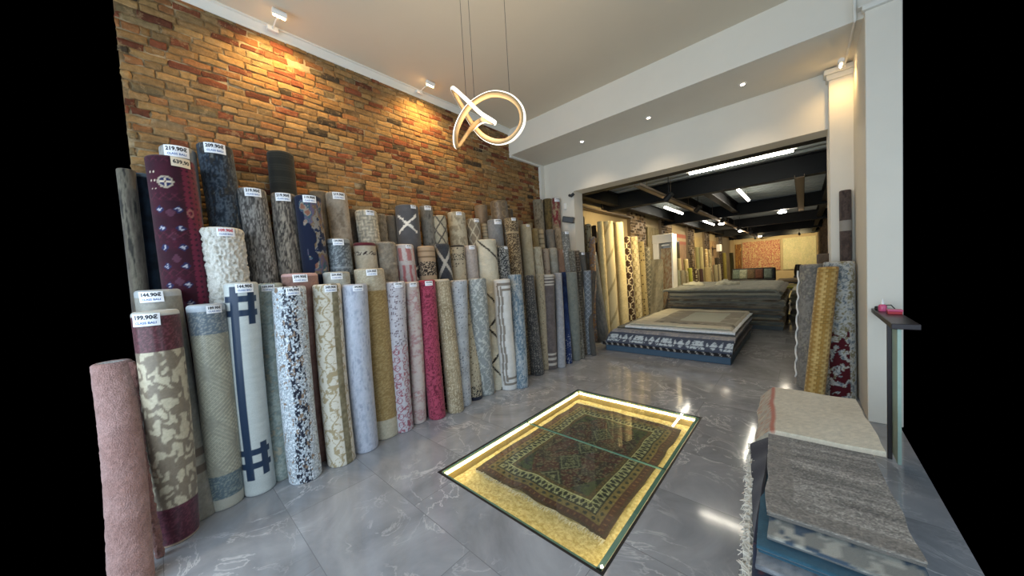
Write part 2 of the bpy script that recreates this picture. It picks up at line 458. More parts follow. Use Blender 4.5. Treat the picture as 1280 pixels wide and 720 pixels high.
# floor tiles
def floor_mat():
    m, t, b, N, L = nt('marbled_grey_tile'); tc = N.new('ShaderNodeTexCoord'); v = tc.outputs['Object']
    mp = N.new('ShaderNodeMapping'); mp.inputs['Location'].default_value = (-.1, .08, 0); L.new(v, mp.inputs['Vector'])
    br = N.new('ShaderNodeTexBrick'); L.new(mp.outputs[0], br.inputs['Vector'])
    br.inputs['Scale'].default_value = 1; br.inputs['Brick Width'].default_value = 1.2; br.inputs['Row Height'].default_value = .6
    br.inputs['Mortar Size'].default_value = .0022; br.inputs['Mortar Smooth'].default_value = .1; br.offset = .5
    br.inputs['Color1'].default_value = (0, 0, 0, 1); br.inputs['Color2'].default_value = (1, 1, 1, 1); br.inputs['Mortar'].default_value = (.5, .5, .5, 1)
    # per-tile offset of the marble
    sc = N.new('ShaderNodeVectorMath'); sc.operation = 'SCALE'; sc.inputs['Scale'].default_value = 7; L.new(br.outputs['Color'], sc.inputs[0])
    ad = N.new('ShaderNodeVectorMath'); ad.operation = 'ADD'; L.new(v, ad.inputs[0]); L.new(sc.outputs[0], ad.inputs[1])
    n1 = noise(N, L, 1.6, 7, ad.outputs[0], .62); n1.inputs['Distortion'].default_value = .9
    n2 = noise(N, L, 2.1, 8, ad.outputs[0], .6); n2.inputs['Distortion'].default_value = 1.6
    rp = N.new('ShaderNodeValToRGB'); L.new(n1.outputs['Fac'], rp.inputs['Fac'])
    e = rp.color_ramp.elements; e[0].position = .3; e[0].color = L3('7c7e82'); e[1].position = .72; e[1].color = L3('a2a4a8')
    # thin pale veins where the second noise crosses .5
    s = N.new('ShaderNodeMath'); s.operation = 'SUBTRACT'; s.inputs[1].default_value = .5; L.new(n2.outputs['Fac'], s.inputs[0])
    ab = N.new('ShaderNodeMath'); ab.operation = 'ABSOLUTE'; L.new(s.outputs[0], ab.inputs[0])
    vr = N.new('ShaderNodeMapRange'); vr.inputs['From Min'].default_value = .0; vr.inputs['From Max'].default_value = .022; vr.inputs['To Min'].default_value = .7; vr.inputs['To Max'].default_value = 0; L.new(ab.outputs[0], vr.inputs['Value'])
    n3 = noise(N, L, 1.1, 3, v); vm = N.new('ShaderNodeMapRange'); vm.inputs['From Min'].default_value = .44; vm.inputs['From Max'].default_value = .62; L.new(n3.outputs['Fac'], vm.inputs['Value'])
    mu = N.new('ShaderNodeMath'); mu.operation = 'MULTIPLY'; L.new(vr.outputs[0], mu.inputs[0]); L.new(vm.outputs[0], mu.inputs[1])
    mx = N.new('ShaderNodeMix'); mx.data_type = 'RGBA'; L.new(mu.outputs[0], mx.inputs['Factor']); L.new(rp.outputs[0], mx.inputs['A']); mx.inputs['B'].default_value = L3('d2d1d2')
    m2 = N.new('ShaderNodeMix'); m2.data_type = 'RGBA'; L.new(br.outputs['Fac'], m2.inputs['Factor']); L.new(mx.outputs['Result'], m2.inputs['A']); m2.inputs['B'].default_value = L3('74767a')
    L.new(m2.outputs['Result'], b.inputs['Base Color']); setp(b, Roughness=.09, Specular_IOR_Level=.6)
    return m
M_FLOOR = floor_mat()
def sand_mat():
    m, t, b, N, L = nt('gold_sand'); tc = N.new('ShaderNodeTexCoord'); n = noise(N, L, 38, 6, tc.outputs['Object'], .7); n2 = noise(N, L, 5, 4, tc.outputs['Object'])
    rp = N.new('ShaderNodeValToRGB'); L.new(n.outputs['Fac'], rp.inputs['Fac']); e = rp.color_ramp.elements; e[0].position = .35; e[0].color = L3('b39c66'); e[1].position = .65; e[1].color = L3('e6d6a8')
    L.new(rp.outputs[0], b.inputs['Base Color']); setp(b, Roughness=.8); bump(N, L, n.outputs['Fac'], .8, .02, b); return m
M_SAND = sand_mat()
def glass_mat(name, tint, fr=1.5):
    m = bpy.data.materials.new(name); m.use_nodes = True; t = m.node_tree; N = t.nodes; L = t.links; N.clear()
    o = N.new('ShaderNodeOutputMaterial'); tr = N.new('ShaderNodeBsdfTransparent'); gl = N.new('ShaderNodeBsdfGlossy'); mx = N.new('ShaderNodeMixShader'); f = N.new('ShaderNodeFresnel')
    tr.inputs[0].default_value = tint; gl.inputs['Roughness'].default_value = .01; f.inputs['IOR'].default_value = fr
    n = N.new('ShaderNodeTexNoise'); n.inputs['Scale'].default_value = 3; bp = N.new('ShaderNodeBump'); bp.inputs['Strength'].default_value = .02; L.new(n.outputs['Fac'], bp.inputs['Height']); L.new(bp.outputs[0], gl.inputs['Normal'])
    g_ = N.new('ShaderNodeNewGeometry'); iv = N.new('ShaderNodeMath'); iv.operation = 'SUBTRACT'; iv.inputs[0].default_value = 1; L.new(g_.outputs['Backfacing'], iv.inputs[1]); fm = N.new('ShaderNodeMath'); fm.operation = 'MULTIPLY'; L.new(f.outputs[0], fm.inputs[0]); L.new(iv.outputs[0], fm.inputs[1]); L.new(fm.outputs[0], mx.inputs[0]); L.new(tr.outputs[0], mx.inputs[1]); L.new(gl.outputs[0], mx.inputs[2]); L.new(mx.outputs[0], o.inputs[0]); return m
M_GLASS = glass_mat('floor_glass', (.93, .97, .94, 1))
M_GEDGE = simple('green_glass_edge', '6f8f84', .15, coat=.5)
M_CLEAR = glass_mat('clear_plastic_film', (.95, .96, .97, 1), 1.25)
# ================================================================== THE ROOM
H1, Y1, H2, Y2, H3 = 4.197, 4.506, 3.739, 5.493, 3.093      # ceiling, beam front, soffit, header wall, header underside
XR = 4.62; YF = -.05; XH = 4.72; YB = 30.0; HT = .32         # right end, front end, hall right wall, hall back wall, header thickness
PX0, PX1, PY0, PY1 = 1.72, 3.155, 1.466, 3.672               # glazed pit in the floor
def structure(o): return tag(o, kind='structure')

# floor with the rectangular opening of the pit
xs = [0, PX0, PX1, 4.6]; ys = [-.22, PY0, PY1, Y2]
vv = []; ff = []
def quad(x0, x1, y0, y1, z=0):
    n = len(vv); vv.extend([(x0, y0, z), (x1, y0, z), (x1, y1, z), (x0, y1, z)]); ff.append((n, n+1, n+2, n+3))
for i in range(3):
    for j in range(3):
        if not (i == 1 and j == 1): quad(xs[i], xs[i+1], ys[j], ys[j+1])
quad(0, XH, Y2, YB)
structure(mkmesh('floor', vv, ff, M_FLOOR, smooth=False))

# ceilings
b = B(); b.box(-.1, XR, YF, Y1+.2, H1, H1+.12); structure(b.build('ceiling', M_CEIL))
b = B(); b.box(-.1, XR, Y1, Y2, H2, H1+.1, bev=.006); structure(b.build('trim_1', M_PAINT))             # dropped beam across the room
b = B(); b.box(-.1, .72, Y2, Y2+HT, 0, H2+.3); b.box(.719, 4.2, Y2, Y2+HT, H3, H2+.3); b.box(4.2, XR, Y2, Y2+HT, 0, H2+.3)
structure(b.build('wall_back', M_PAINT))
# crown moulding along the brick wall: stepped cove
b = B(); prof = [(0, H1), (0, H1-.085), (.012, H1-.085), (.018, H1-.065), (.04, H1-.04), (.055, H1-.02), (.07, H1-.015), (.07, H1)]
b.prism([(p[0], p[1]) for p in prof], YF, Y1, 'y'); structure(b.build('trim_2', M_TRIM))
b = B(); b.box(0, .06, Y2-.12, Y2, 0, H2, bev=.004); b.box(.0, .05, Y1, Y2, H2-.035, H2, bev=.005); structure(b.build('trim_3', M_TRIM))
# pilaster with capital at the right of the opening
b = B(); b.box(4.205, 4.60, 5.38, Y2, 0, 3.62, bev=.006)
b.box(4.185, 4.60, 5.355, Y2, 3.60, 3.66, bev=.008); b.box(4.165, 4.60, 5.335, Y2, 3.66, 3.72, bev=.01)
structure(b.build('trim_4', M_PAINT))
# column at the right, in front of the beam
b = B(); b.box(4.40, XR, 4.44, Y2-.005, 0, 3.78, bev=.008); structure(b.build('wall_right', M_PAINT))
b = B(); b.box(4.38, XR, 4.40, 4.47, 3.755, 3.80, bev=.006); b.box(4.36, XR, 4.42, 4.5, 3.80, 3.815, bev=.004); structure(b.build('trim_5', M_TRIM))

# ---- brick wall: every brick stands a little proud of the mortar
def brick_wall(name, x, y0, y1, z0, z1, cols, probs, seed, bw=.195, bh=.065, flip=1, parent=None, axis='x', mort=('8a7150', '4d3c28', 'bfae8c'), mat=None):
    rng = np.random.default_rng(seed); V = []; Fc = []; K = []; z = z0; row = 0
    # mortar bed
    ny = max(2, int((y1-y0)/.05)); nz = max(2, int((z1-z0)/.05))
    yy = np.linspace(y0, y1, ny); zz = np.linspace(z0, z1, nz); YY, ZZ = np.meshgrid(yy, zz, indexing='ij')
    dd = .007*(fbm(YY*12, ZZ*12, seed)-.5)
    P = np.stack([x+flip*(dd+.001), YY, ZZ], -1).reshape(-1, 3); V.append(P); Fc.append(gridfaces(ny, nz)); n = len(P)
    mc = mix(fill(YY, C(mort[0])), C(mort[1]), (fbm(YY*9, ZZ*9, seed+4)-.3)*2); mc = mix(mc, C(mort[2]), (fbm(YY*5, ZZ*7, seed+8) > .6).astype(float)*.7); K.append(mc.reshape(-1, 3))
    cols = np.array([C(c) for c in cols])
    while z < z1-.02:
        h = bh*rng.uniform(.9, 1.08); y = y0-rng.uniform(0, bw); header = row % 2 == 1
        zt = min(z+h-.009, z1)
        while y < y1:
            w = (bw*.55 if (header and rng.random() < .62) else bw)*rng.uniform(.9, 1.1)
            if rng.random() < .07: w *= .6
            a = max(y, y0); e = min(y+w-.008, y1)
            if e-a > .02 and rng.random() > .015:
                nu, nv = 8, 6; u = np.array([0, .012, .05, .3, .6, .95, .988, 1]); v = np.array([0, .04, .14, .6, .95, 1]); Uu, Vv = np.meshgrid(u, v, indexing='ij')
                wob = .016; ph = rng.uniform(0, 99)
                Yc = a+(e-a)*Uu+wob*(vn(Uu*3+ph, Vv*3, 3)-.5); Zc = z+(zt-z)*Vv+wob*(vn(Uu*3, Vv*3+ph, 4)-.5)+.004*np.sin(Yc*3+row)
                ed = np.minimum(np.minimum(Uu, 1-Uu)*(e-a), np.minimum(Vv, 1-Vv)*(zt-z))
                pr = rng.uniform(.003, .012); Xc = np.where(ed < .001, -.004, pr+.004*(vn(Uu*4+ph, Vv*4, 7)-.5))
                # squeeze inner rings to the rim for a rounded arris
                V.append(np.stack([x+flip*Xc, Yc, Zc], -1).reshape(-1, 3)); Fc.append(gridfaces(nu, nv, off=n)); n += nu*nv
                # cluster the tint: neighbouring bricks share a tone
                t = vn(np.array(y*1.3), np.array(z*1.9), seed+11)
                p = np.array(probs)*np.where(np.arange(len(probs)) >= len(probs)-3, .5+1.1*t, 1.3-.4*t); p /= p.sum()
                c = cols[rng.choice(len(cols), p=p)]*rng.uniform(.9, 1.1)
                cc = np.clip(fill(Uu, c)*(.9+.22*vn(Uu*5+ph, Vv*4, 9))[..., None], 0, 1)
                K.append(cc.reshape(-1, 3))
            y += w
        z += h; row += 1
    V = np.concatenate(V); Fc = np.concatenate(Fc); K = np.concatenate(K)
    if axis == 'y': V = V[:, [1, 0, 2]]
    if (flip < 0) != (axis == 'y'): Fc = Fc[:, ::-1]
    return mkmesh(name, V, Fc, mat or M_BRICK, parent, K, smooth=True)
BR = ['8a6d48', '93734a', '806847', '8c6a42', '98794e', '7a684a', '8c603c', '784630', '643a29', '443a2e']
structure(brick_wall('wall_left', 0, YF, Y2, 0, H1-.02, BR, [.15, .14, .11, .15, .10, .08, .14, .13, .10, .035], 5))
b = B(); b.box(-.2, -.012, YF, Y2, 0, H1); structure(b.build('trim_6', M_PAINT))    # masonry behind the brick face

# ---- the hall behind the opening
b = B(); b.box(-.2, 0, Y2+HT, YB+.2, 0, 3.62); structure(b.build('wall_hall_left', M_HALLW))
b = B(); b.box(XH, XH+.05, Y2+HT+.05, YB+.2, 0, 3.62); structure(b.build('wall_hall_right', M_HALLW))
b = B(); b.box(-.2, XH+.2, YB, YB+.2, 0, 3.62); structure(b.build('wall_hall_back', M_HALLW))
HB = ['4d4030', '5a4936', '42382c', '665540', '3a3128']
for k, (a, e) in enumerate([(9.75, 11.0), (12.65, 13.9), (16.3, 17.4), (19.6, 20.8), (23.4, 24.6)]):
    structure(brick_wall('trim_%d' % (7+k), .10, a, e, 0, 3.25, HB, [.2]*5, 20+k, bh=.09, mort=('453828', '3a2f22', '4c3f2b'), mat=M_BRICKD))
    b = B(); b.box(0, .105, a, e, 0, 3.25); structure(b.build('trim_%d' % (17+k), M_TAN))
structure(brick_wall('trim_12', XH-.02, 13.5, YB, 0, 3.2, HB, [.2]*5, 31, flip=-1, bh=.09, mort=('453828', '3a2f22', '4c3f2b'), mat=M_BRICKD))
# corrugated deck
pts = []; y = Y2+HT; P_ = .32
while y < YB:
    pts += [(y, 3.50), (y+.20, 3.50), (y+.21, 3.455), (y+.27, 3.455)]; y += P_
pts.append((YB, 3.50)); n = len(pts)
V = [(0-.1, p[0], p[1]) for p in pts]+[(XH+.02, p[0], p[1]) for p in pts]
structure(mkmesh('ceiling_hall', V, [(i, i+1, n+i+1, n+i) for i in range(n-1)], M_DECK, smooth=False))
b = B(); b.box(-.2, XH+.05, Y2+HT, YB+.2, 3.56, 3.62); structure(b.build('ceiling_hall_top', M_DKGREY))
def ibeam(p0, p1, zb, h, w, name, mat=M_DKGREY):
    """I section running along x or y from p0 to p1, underside at zb"""
    b = B(); along = 'x' if abs(p1[0]-p0[0]) > abs(p1[1]-p0[1]) else 'y'; f = .014
    sec = [(-w/2, 0), (w/2, 0), (w/2, f), (.006, f), (.006, h-f), (w/2, h-f), (w/2, h), (-w/2, h), (-w/2, h-f), (-.006, h-f), (-.006, f), (-w/2, f)]
    if along == 'x': b.prism([(p0[1]+q[0], zb+q[1]) for q in sec], p0[0], p1[0], 'x')
    else: b.prism([(p0[0]+q[0], zb+q[1]) for q in sec], p0[1], p1[1], 'y')
    return structure(b.build(name, mat))
k = 40
for yb in (6.02, 8.1, 13.0, 18.0, 23.0, 28.0):
    ibeam((0, yb), (XH, yb), 3.12 if yb < 7 else 3.06, .38 if yb > 7 else .3, .2, 'trim_%d' % k); k += 1
for xb, a, e in ((.45, 5.9, YB), (2.35, 8.1, 13.0), (1.55, 8.1, YB), (4.45, 5.9, YB)):
    ibeam((xb, a), (xb, e), 3.14, .3, .16, 'trim_%d' % k); k += 1
for (x0, x1, a, e) in ((1.72, 1.83, 5.9, YB), (3.86, 4.0, 7.9, 13.6), (.06, .2, 5.9, 9.7)):
    b = B(); b.box(x0, x1, a, e, 3.02, 3.028); b.box(x0, x0+.008, a, e, 3.02, 3.07); b.box(x1-.008, x1, a, e, 3.02, 3.07)
    y = a+.5
    while y < e-.3: b.tube([((x0+x1)/2, y, 3.024), ((x0+x1)/2, y, 3.5)], .005, 6); y += 1.5
    t = b.build('cable_tray', M_TAN); tag(t, {1.72: 'long tan cable tray running down the middle of the hall ceiling', 3.86: 'short tan cable tray near the right side of the hall ceiling', .06: 'tan cable tray along the left wall of the hall, above the pale rolls'}[x0], 'cable tray', 'cable trays under the hall beams')

# ================================================================== GLAZED PIT
D = .13
b = B(); b.box(PX0, PX1, PY0, PY1, -D-.02, -D, 0); pit = None
# sand bed as a dense uneven grid
n1, n2 = 90, 120; xx = np.linspace(PX0+.001, PX1-.001, n1); yy = np.linspace(PY0+.001, PY1-.001, n2); XX, YY = np.meshgrid(xx, yy, indexing='ij')
ZZ = -D+.008*fbm(XX*14, YY*14, 5)+.004*vn(XX*50, YY*50, 2)
b.bm.free(); structure(mkmesh('floor_pit', np.stack([XX, YY, ZZ], -1).reshape(-1, 3), gridfaces(n1, n2), M_SAND))
b = B(); e = .02
b.box(PX0-e, PX0, PY0-e, PY1+e, -D-.03, -.014); b.box(PX1, PX1+e, PY0-e, PY1+e, -D-.03, -.014); b.box(PX0, PX1, PY0-e, PY0, -D-.03, -.014); b.box(PX0, PX1, PY1, PY1+e, -D-.03, -.014)
structure(b.build('wall_pit', simple('pit_lining', '9c8656', .8)))
fl = empty('floor_showcase', ((PX0+PX1)/2, PY0, 0), 'lit glass-topped showcase sunk into the grey tiled floor', 'showcase')
b = B(); e = .016
b.box(PX0-e, PX0, PY0-e, PY1+e, -.016, .002, bev=.001); b.box(PX1, PX1+e, PY0-e, PY1+e, -.016, .002, bev=.001); b.box(PX0, PX1, PY0-e, PY0, -.016, .002, bev=.001); b.box(PX0, PX1, PY1, PY1+e, -.016, .002, bev=.001)
b.build('metal_frame', M_BLACK, fl)
YS = 2.57
for a, e in ((PY0+.004, YS-.003), (YS+.003, PY1-.004)):
    b = B(); b.box(PX0+.004, PX1-.004, a, e, -.0005, .0005); pn = b.build('glass_pane', M_GLASS, fl); 
    b = B(); x0, x1 = PX0+.004, PX1-.004; w = .012
    b.box(x0, x0+w, a, e, -.014, -.001); b.box(x1-.03, x1, a, e, -.014, -.001); b.box(x0, x1, (a if a < 2 else a), (a+w if a < 2 else a+.004), -.014, -.001); b.box(x0, x1, (e-.004 if a < 2 else e-w), e, -.014, -.001)
    b.build('glass_edge', M_GEDGE, pn)
b = B(); b.box(PX0+.004, PX1-.004, YS-.002, YS+.002, -.016, .0012); b.build('seam_bar', M_BLACK, fl)
for (x0, x1, y0, y1) in ((PX0+.004, PX0+.02, PY0+.03, PY1-.03), (PX1-.02, PX1-.004, PY0+.03, PY1-.03), (PX0+.03, PX1-.03, PY0+.004, PY0+.02), (PX0+.03, PX1-.03, PY1-.02, PY1-.004)):
    b = B(); b.box(x0, x1, y0, y1, -.046, -.026, bev=.003); b.build('led_strip', M_STRIP, fl)

# ================================================================== RUG BUILDERS
def solid(P, K, th, name, mat, parent=None, loc=None):
    """P (n,m,3) sheet of points -> closed slab of thickness th below it, K its colours, edge and back plain"""
    n, m = P.shape[:2]; du = np.gradient(P, axis=0); dv = np.gradient(P, axis=1); N_ = np.cross(du, dv); N_ /= np.linalg.norm(N_, axis=2, keepdims=True)+1e-9
    Q = P - N_*th; V = np.concatenate([P.reshape(-1, 3), Q.reshape(-1, 3)]); o = n*m
    F1 = gridfaces(n, m); F2 = gridfaces(n, m, off=o)[:, ::-1]; S = []
    idx = np.arange(n*m).reshape(n, m)
    rim = list(idx[:, 0])+list(idx[-1, 1:])+list(idx[-2::-1, -1])+list(idx[0, -2:0:-1])
    for i in range(len(rim)):
        a, c = rim[i], rim[(i+1) % len(rim)]; S.append((c, a, a+o, c+o))
    back = K.mean(axis=(0, 1))*.9+.05
    KK = np.concatenate([K.reshape(-1, 3), np.tile(back, (o, 1))])
    F = np.concatenate([F1, F2, np.array(S)])
    ob = mkmesh(name, V, F, mat, parent, KK, smooth=True, loc=loc)
    ob.data.set_sharp_from_angle(angle=math.radians(60)); return ob
def hang(s, s0, s1, lo, hi, R=.03, k=.3, kv=1.0):
    """material coordinate -> (horizontal position, drop) for a sheet folded over edges s0 / s1"""
    h = np.clip(s, s0, s1).astype(float); d = np.zeros_like(h)
    a = np.clip(s0-s, 0, None); h = h - k*a; d = d + np.sqrt(np.maximum(a*a+R*R, 0)) - R
    a = np.clip(s-s1, 0, None); h = h + k*a; d = d + np.sqrt(a*a+R*R) - R
    return h, d*kv
def slab(name, x0, x1, y0, y1, z, th, pat, label=None, group=None, cat='rug', drop=(0, 0, 0, 0), wav=.006, seed=1, res=.03, mat=None, kk=.3, parent=None, rot=0, sag=None, wseed=None, kv=1.0, pivot=None):
    L_, R_, F_, Bk = drop
    nx = max(6, int((x1-x0+L_+R_)/res)); ny = max(6, int((y1-y0+F_+Bk)/res))
    sx = np.linspace(x0-L_, x1+R_, nx); sy = np.linspace(y0-F_, y1+Bk, ny); SX, SY = np.meshgrid(sx, sy, indexing='ij')
    hx, dx = hang(SX, x0, x1, L_, R_, k=kk, kv=kv); hy, dy = hang(SY, y0, y1, F_, Bk, k=kk, kv=kv)
    ws = wseed if wseed is not None else seed
    Z = z - dx - dy + wav*2*(fbm(hx*3, hy*3, ws, 2)-.5)
    if sag is not None: Z = Z + sag(hx, hy)
    jx = .006*(vn(hy*7, hx*0, seed)-.5)*2*(np.abs(SX-(x0+x1)/2)*2/(x1-x0)); hx = hx + jx
    if rot:
        cx, cy = pivot or ((x0+x1)/2, (y0+y1)/2); c, s_ = math.cos(rot), math.sin(rot); hx, hy = cx+(hx-cx)*c-(hy-cy)*s_, cy+(hx-cx)*s_+(hy-cy)*c
    P = np.stack([hx, hy, Z], -1)
    K = pat(SX-sx[0], SY-sy[0], sy[-1]-sy[0], seed)
    o = solid(P, K, th, name, mat or M_RUG, parent, loc=None if parent else ((x0+x1)/2, (y0+y1)/2, z-th))
    return tag(o, label, cat if label else None, group)

_txt = {}
def text_mesh(s, size, bold=.0):
    key = (s, size, bold)
    if key not in _txt:
        cu = bpy.data.curves.new('t', 'FONT'); cu.body = s; cu.size = size; cu.align_x = 'CENTER'; cu.align_y = 'CENTER'; cu.offset = bold; cu.resolution_u = 2
        o = bpy.data.objects.new('t', cu); COL.objects.link(o); dg = bpy.context.evaluated_depsgraph_get()
        me = bpy.data.meshes.new_from_object(o.evaluated_get(dg)); v = np.array([tuple(q.co)[:2] for q in me.vertices]); f = [tuple(p.vertices) for p in me.polygons]
        bpy.data.objects.remove(o); bpy.data.curves.remove(cu); bpy.data.meshes.remove(me); _txt[key] = (v, f)
    return _txt[key]
def bent(name, v, f, r, h1, h2, cen, ang, zc, axisv, parent, mat, wl):
    """flat artwork (x, z) wrapped on the roll"""
    a = ang + v[:, 0]/r; P = cen + axisv*((zc+v[:, 1])[:, None]/axisv[2]) + r*(np.cos(a)[:, None]*h1+np.sin(a)[:, None]*h2)
    return mkmesh(name, P-wl, f, mat, parent, smooth=False)
ROLLN = 0
def roll(name, label, b, t, r, pat, group=None, price=None, mat=None, nu=64, res=.008, shag=0, sq=1.0, tagang=.25, tagw=.115, seed=None, cat='rug', rt=None, face=None, cap='c9c6bf', tip=None, bulge=.02, tagc=None, yaw=0, tdrop=.012, wall=.0):
    """a rolled rug from floor contact b to top centre t (world), radius r; shears so both ends stay level"""
    global ROLLN; ROLLN += 1; seed = seed or ROLLN*13+1
    b = np.array(b, float); t = np.array(t, float); ax = t-b; H = ax[2]; L = np.linalg.norm(ax)
    face = face if face is not None else math.atan2(-(b[1]), CX-b[0])*.5-.25      # pile side of the seam faces the aisle
    h1 = np.array([math.cos(face), math.sin(face), 0]); h2 = np.array([-h1[1], h1[0], 0])
    rt = rt or r; nv = max(12, int(H/res)); fil = min(.022, r*.25)
    s = np.concatenate([[0, .003, .009], np.linspace(.02, H-fil, nv), H-fil+fil*np.sin(np.linspace(.25, 1, 5)*PI/2)])
    ins = np.concatenate([[.012, .004, .001], np.zeros(nv), fil*(1-np.cos(np.linspace(.25, 1, 5)*PI/2))])
    th = np.arange(nu)*2*PI/nu
    TH, S = np.meshgrid(th, s, indexing='ij'); INS = np.broadcast_to(ins, TH.shape)
    seam = PI*.86; ph = np.mod(TH-seam, 2*PI)
    R0 = r+(rt-r)*S/H
    rad = R0*(.975+.045*ph/(2*PI)) - INS + R0*bulge*2*(fbm(np.cos(TH)*1.2+5+seed, S*2.2+np.sin(TH)*1.2, seed, 2)-.5)*np.clip(S/.1, .3, 1)
    if shag: rad = rad + shag*(vn(TH*r/.012, S/.016, seed)-.3)
    SQ = 1+(sq-1)*1.0
    off = .012*np.sin(S/H*PI)*(1 if seed % 2 else -1)
    cx = b[0]+ax[0]*S/H; cy = b[1]+ax[1]*S/H + off
    ca, sa = np.cos(TH), np.sin(TH)
    X = cx + rad*(ca*SQ*h1[0]+sa*h2[0]); Y = cy + rad*(ca*SQ*h1[1]+sa*h2[1]); Z = S + b[2]
    P = np.stack([X, Y, Z], -1)
    U = np.mod(TH+PI+.0, 2*PI)*r; Vv = (H-S)*L/H
    K = pat(U, Vv, L, seed)
    if tip: K = mix(K, C(tip), ((Vv < .028)).astype(float)*.9)
    n, m = TH.shape
    F_ = gridfaces(n, m, wrapu=True); V = [P.reshape(-1, 3)]; KK = [K.reshape(-1, 3)]; base = n*m; Fs = [F_]
    # spiral end: rings towards the centre
    nr = 12 if r > .07 and nu >= 48 else 5
    ptop = t*1.0; ptop[1] += 0
    rr = (R0[0, -1]-fil)*np.linspace(1, .02, nr+1)[1:]
    A = TH[:, 0]
    cols = []
    for q, rq in enumerate(rr):
        pitch = .016; d = np.mod(rq/pitch - A/(2*PI), 1)
        zz = b[2]+H-.004-.003*(d < .3)-.006*(q > nr-3)
        rsc = rq/(R0[0, -1]-fil)
        ring = np.stack([ptop[0]+(P[:, -1, 0]-cx[0, -1])*rsc, ptop[1]+(P[:, -1, 1]-cy[0, -1])*rsc, zz], -1); V.append(ring)
        kc = np.where((d < .3)[:, None], C(cap)*.55, C(cap)); KK.append(kc)
        a0 = (np.arange(n)*m+m-1) if q == 0 else base+(q-1)*n+np.arange(n); a1 = base+q*n+np.arange(n)
        Fs.append(np.stack([a0, np.roll(a0, -1), np.roll(a1, -1), a1], -1))
    last = base+(nr-1)*n+np.arange(n)
    V = np.concatenate(V); KK = np.concatenate(KK); fl_ = [tuple(f) for f in np.concatenate(Fs).tolist()]; fl_.append(tuple(last.tolist())); fl_.append(tuple((np.arange(n)*m)[::-1].tolist()))
    loc = b.copy()
    o = mkmesh(name, V, fl_, mat or M_RUG, None, KK, True, loc=loc)
    tag(o, label, cat, group)
    if price:
        hw, hh = tagw/2, tagw*.30; axv = ax/1.0; rr_ = (rt*1.05+shag*.5+.0045); ang = tagang; zc = H-tdrop-hh
        g = 9; tv = []; tf = []
        for lay in (0, .0012):
            for i in range(g):
                for z_ in (-hh, hh):
                    a = ang+(-hw+2*hw*i/(g-1))/rr_; q = b+axv*((zc+z_)/H)+(rr_+lay)*(math.cos(a)*SQ*h1+math.sin(a)*h2); tv.append(q-loc)
        def I(l, i, k): return l*g*2+i*2+k
        for i in range(g-1):
            tf += [(I(1, i, 0), I(1, i+1, 0), I(1, i+1, 1), I(1, i, 1)), (I(0, i, 1), I(0, i+1, 1), I(0, i+1, 0), I(0, i, 0)), (I(0, i, 0), I(0, i+1, 0), I(1, i+1, 0), I(1, i, 0)), (I(1, i, 1), I(1, i+1, 1), I(0, i+1, 1), I(0, i, 1))]
        tf += [(I(0, 0, 0), I(1, 0, 0), I(1, 0, 1), I(0, 0, 1)), (I(1, g-1, 0), I(0, g-1, 0), I(0, g-1, 1), I(1, g-1, 1))]
        pt = mkmesh('price_tag', tv, tf, tagc or M_CARD, o, smooth=False)
        hand = price.startswith('~'); ptx = price.strip('~!')
        v, f = text_mesh(ptx, tagw*(.27 if not hand else .33), tagw*.012)
        v = v.copy(); v[:, 1] += hh*.38 if not hand else 0
        v[:, 0] *= .92
        def put(v, f, m_):
            vv_ = v; a = ang+vv_[:, 0]/rr_
            q = b+axv*((zc+vv_[:, 1])/H)[:, None]+(rr_+.0019)*(np.cos(a)[:, None]*SQ*h1+np.sin(a)[:, None]*h2)
            mkmesh('printing', q-loc, f, m_, pt, smooth=False)
        put(v, f, M_INKR if price.endswith('!') else M_INK)
        if not hand:
            v, f = text_mesh('CLASS BALI', tagw*.15, tagw*.004); v = v.copy(); v[:, 1] -= hh*.5; put(v, f, M_INKB)
    return o
def rad_px(w, P):
    d = np.array(P)-EYE; z = d@AF; return w*z*(z/np.linalg.norm(d))/(2*F)
PL = []
def place(name, label, u, v, w, xt, pat, bpx=None, xb=None, dy=0.0, ax=0, slim=1.0, **k):
    """plans a roll whose top is seen at photo point (u, v) with apparent width w and stands in the row xt from the wall; built by stand_rolls()"""
    t = onp(u, v, ax, xt)
    while t[1]+rad_px(w, t) > 5.45 and t[1] < 6.2 and u < 749: t = EYE+(t-EYE)*.995
    while ax == 0 and t[0]-rad_px(w, t) < .02: t = EYE+(t-EYE)*.995
    r = rad_px(w, t)*slim
    if bpx is not None:
        q = onp(bpx[0], bpx[1], 2, 0); d = q-EYE; d[2] = 0; d /= np.linalg.norm(d); bt = q+d*r*.9; bt[1] = min(bt[1], 5.45-r) if t[1] < 5.5 else bt[1]
    else: bt = np.array([t[0]+((xb if xb is not None else xt+.14)-xt), t[1]+dy, 0])
    PL.append(dict(name=name, label=label, b=bt, t=t, r=r, pat=pat, free=bpx is None, k=k))
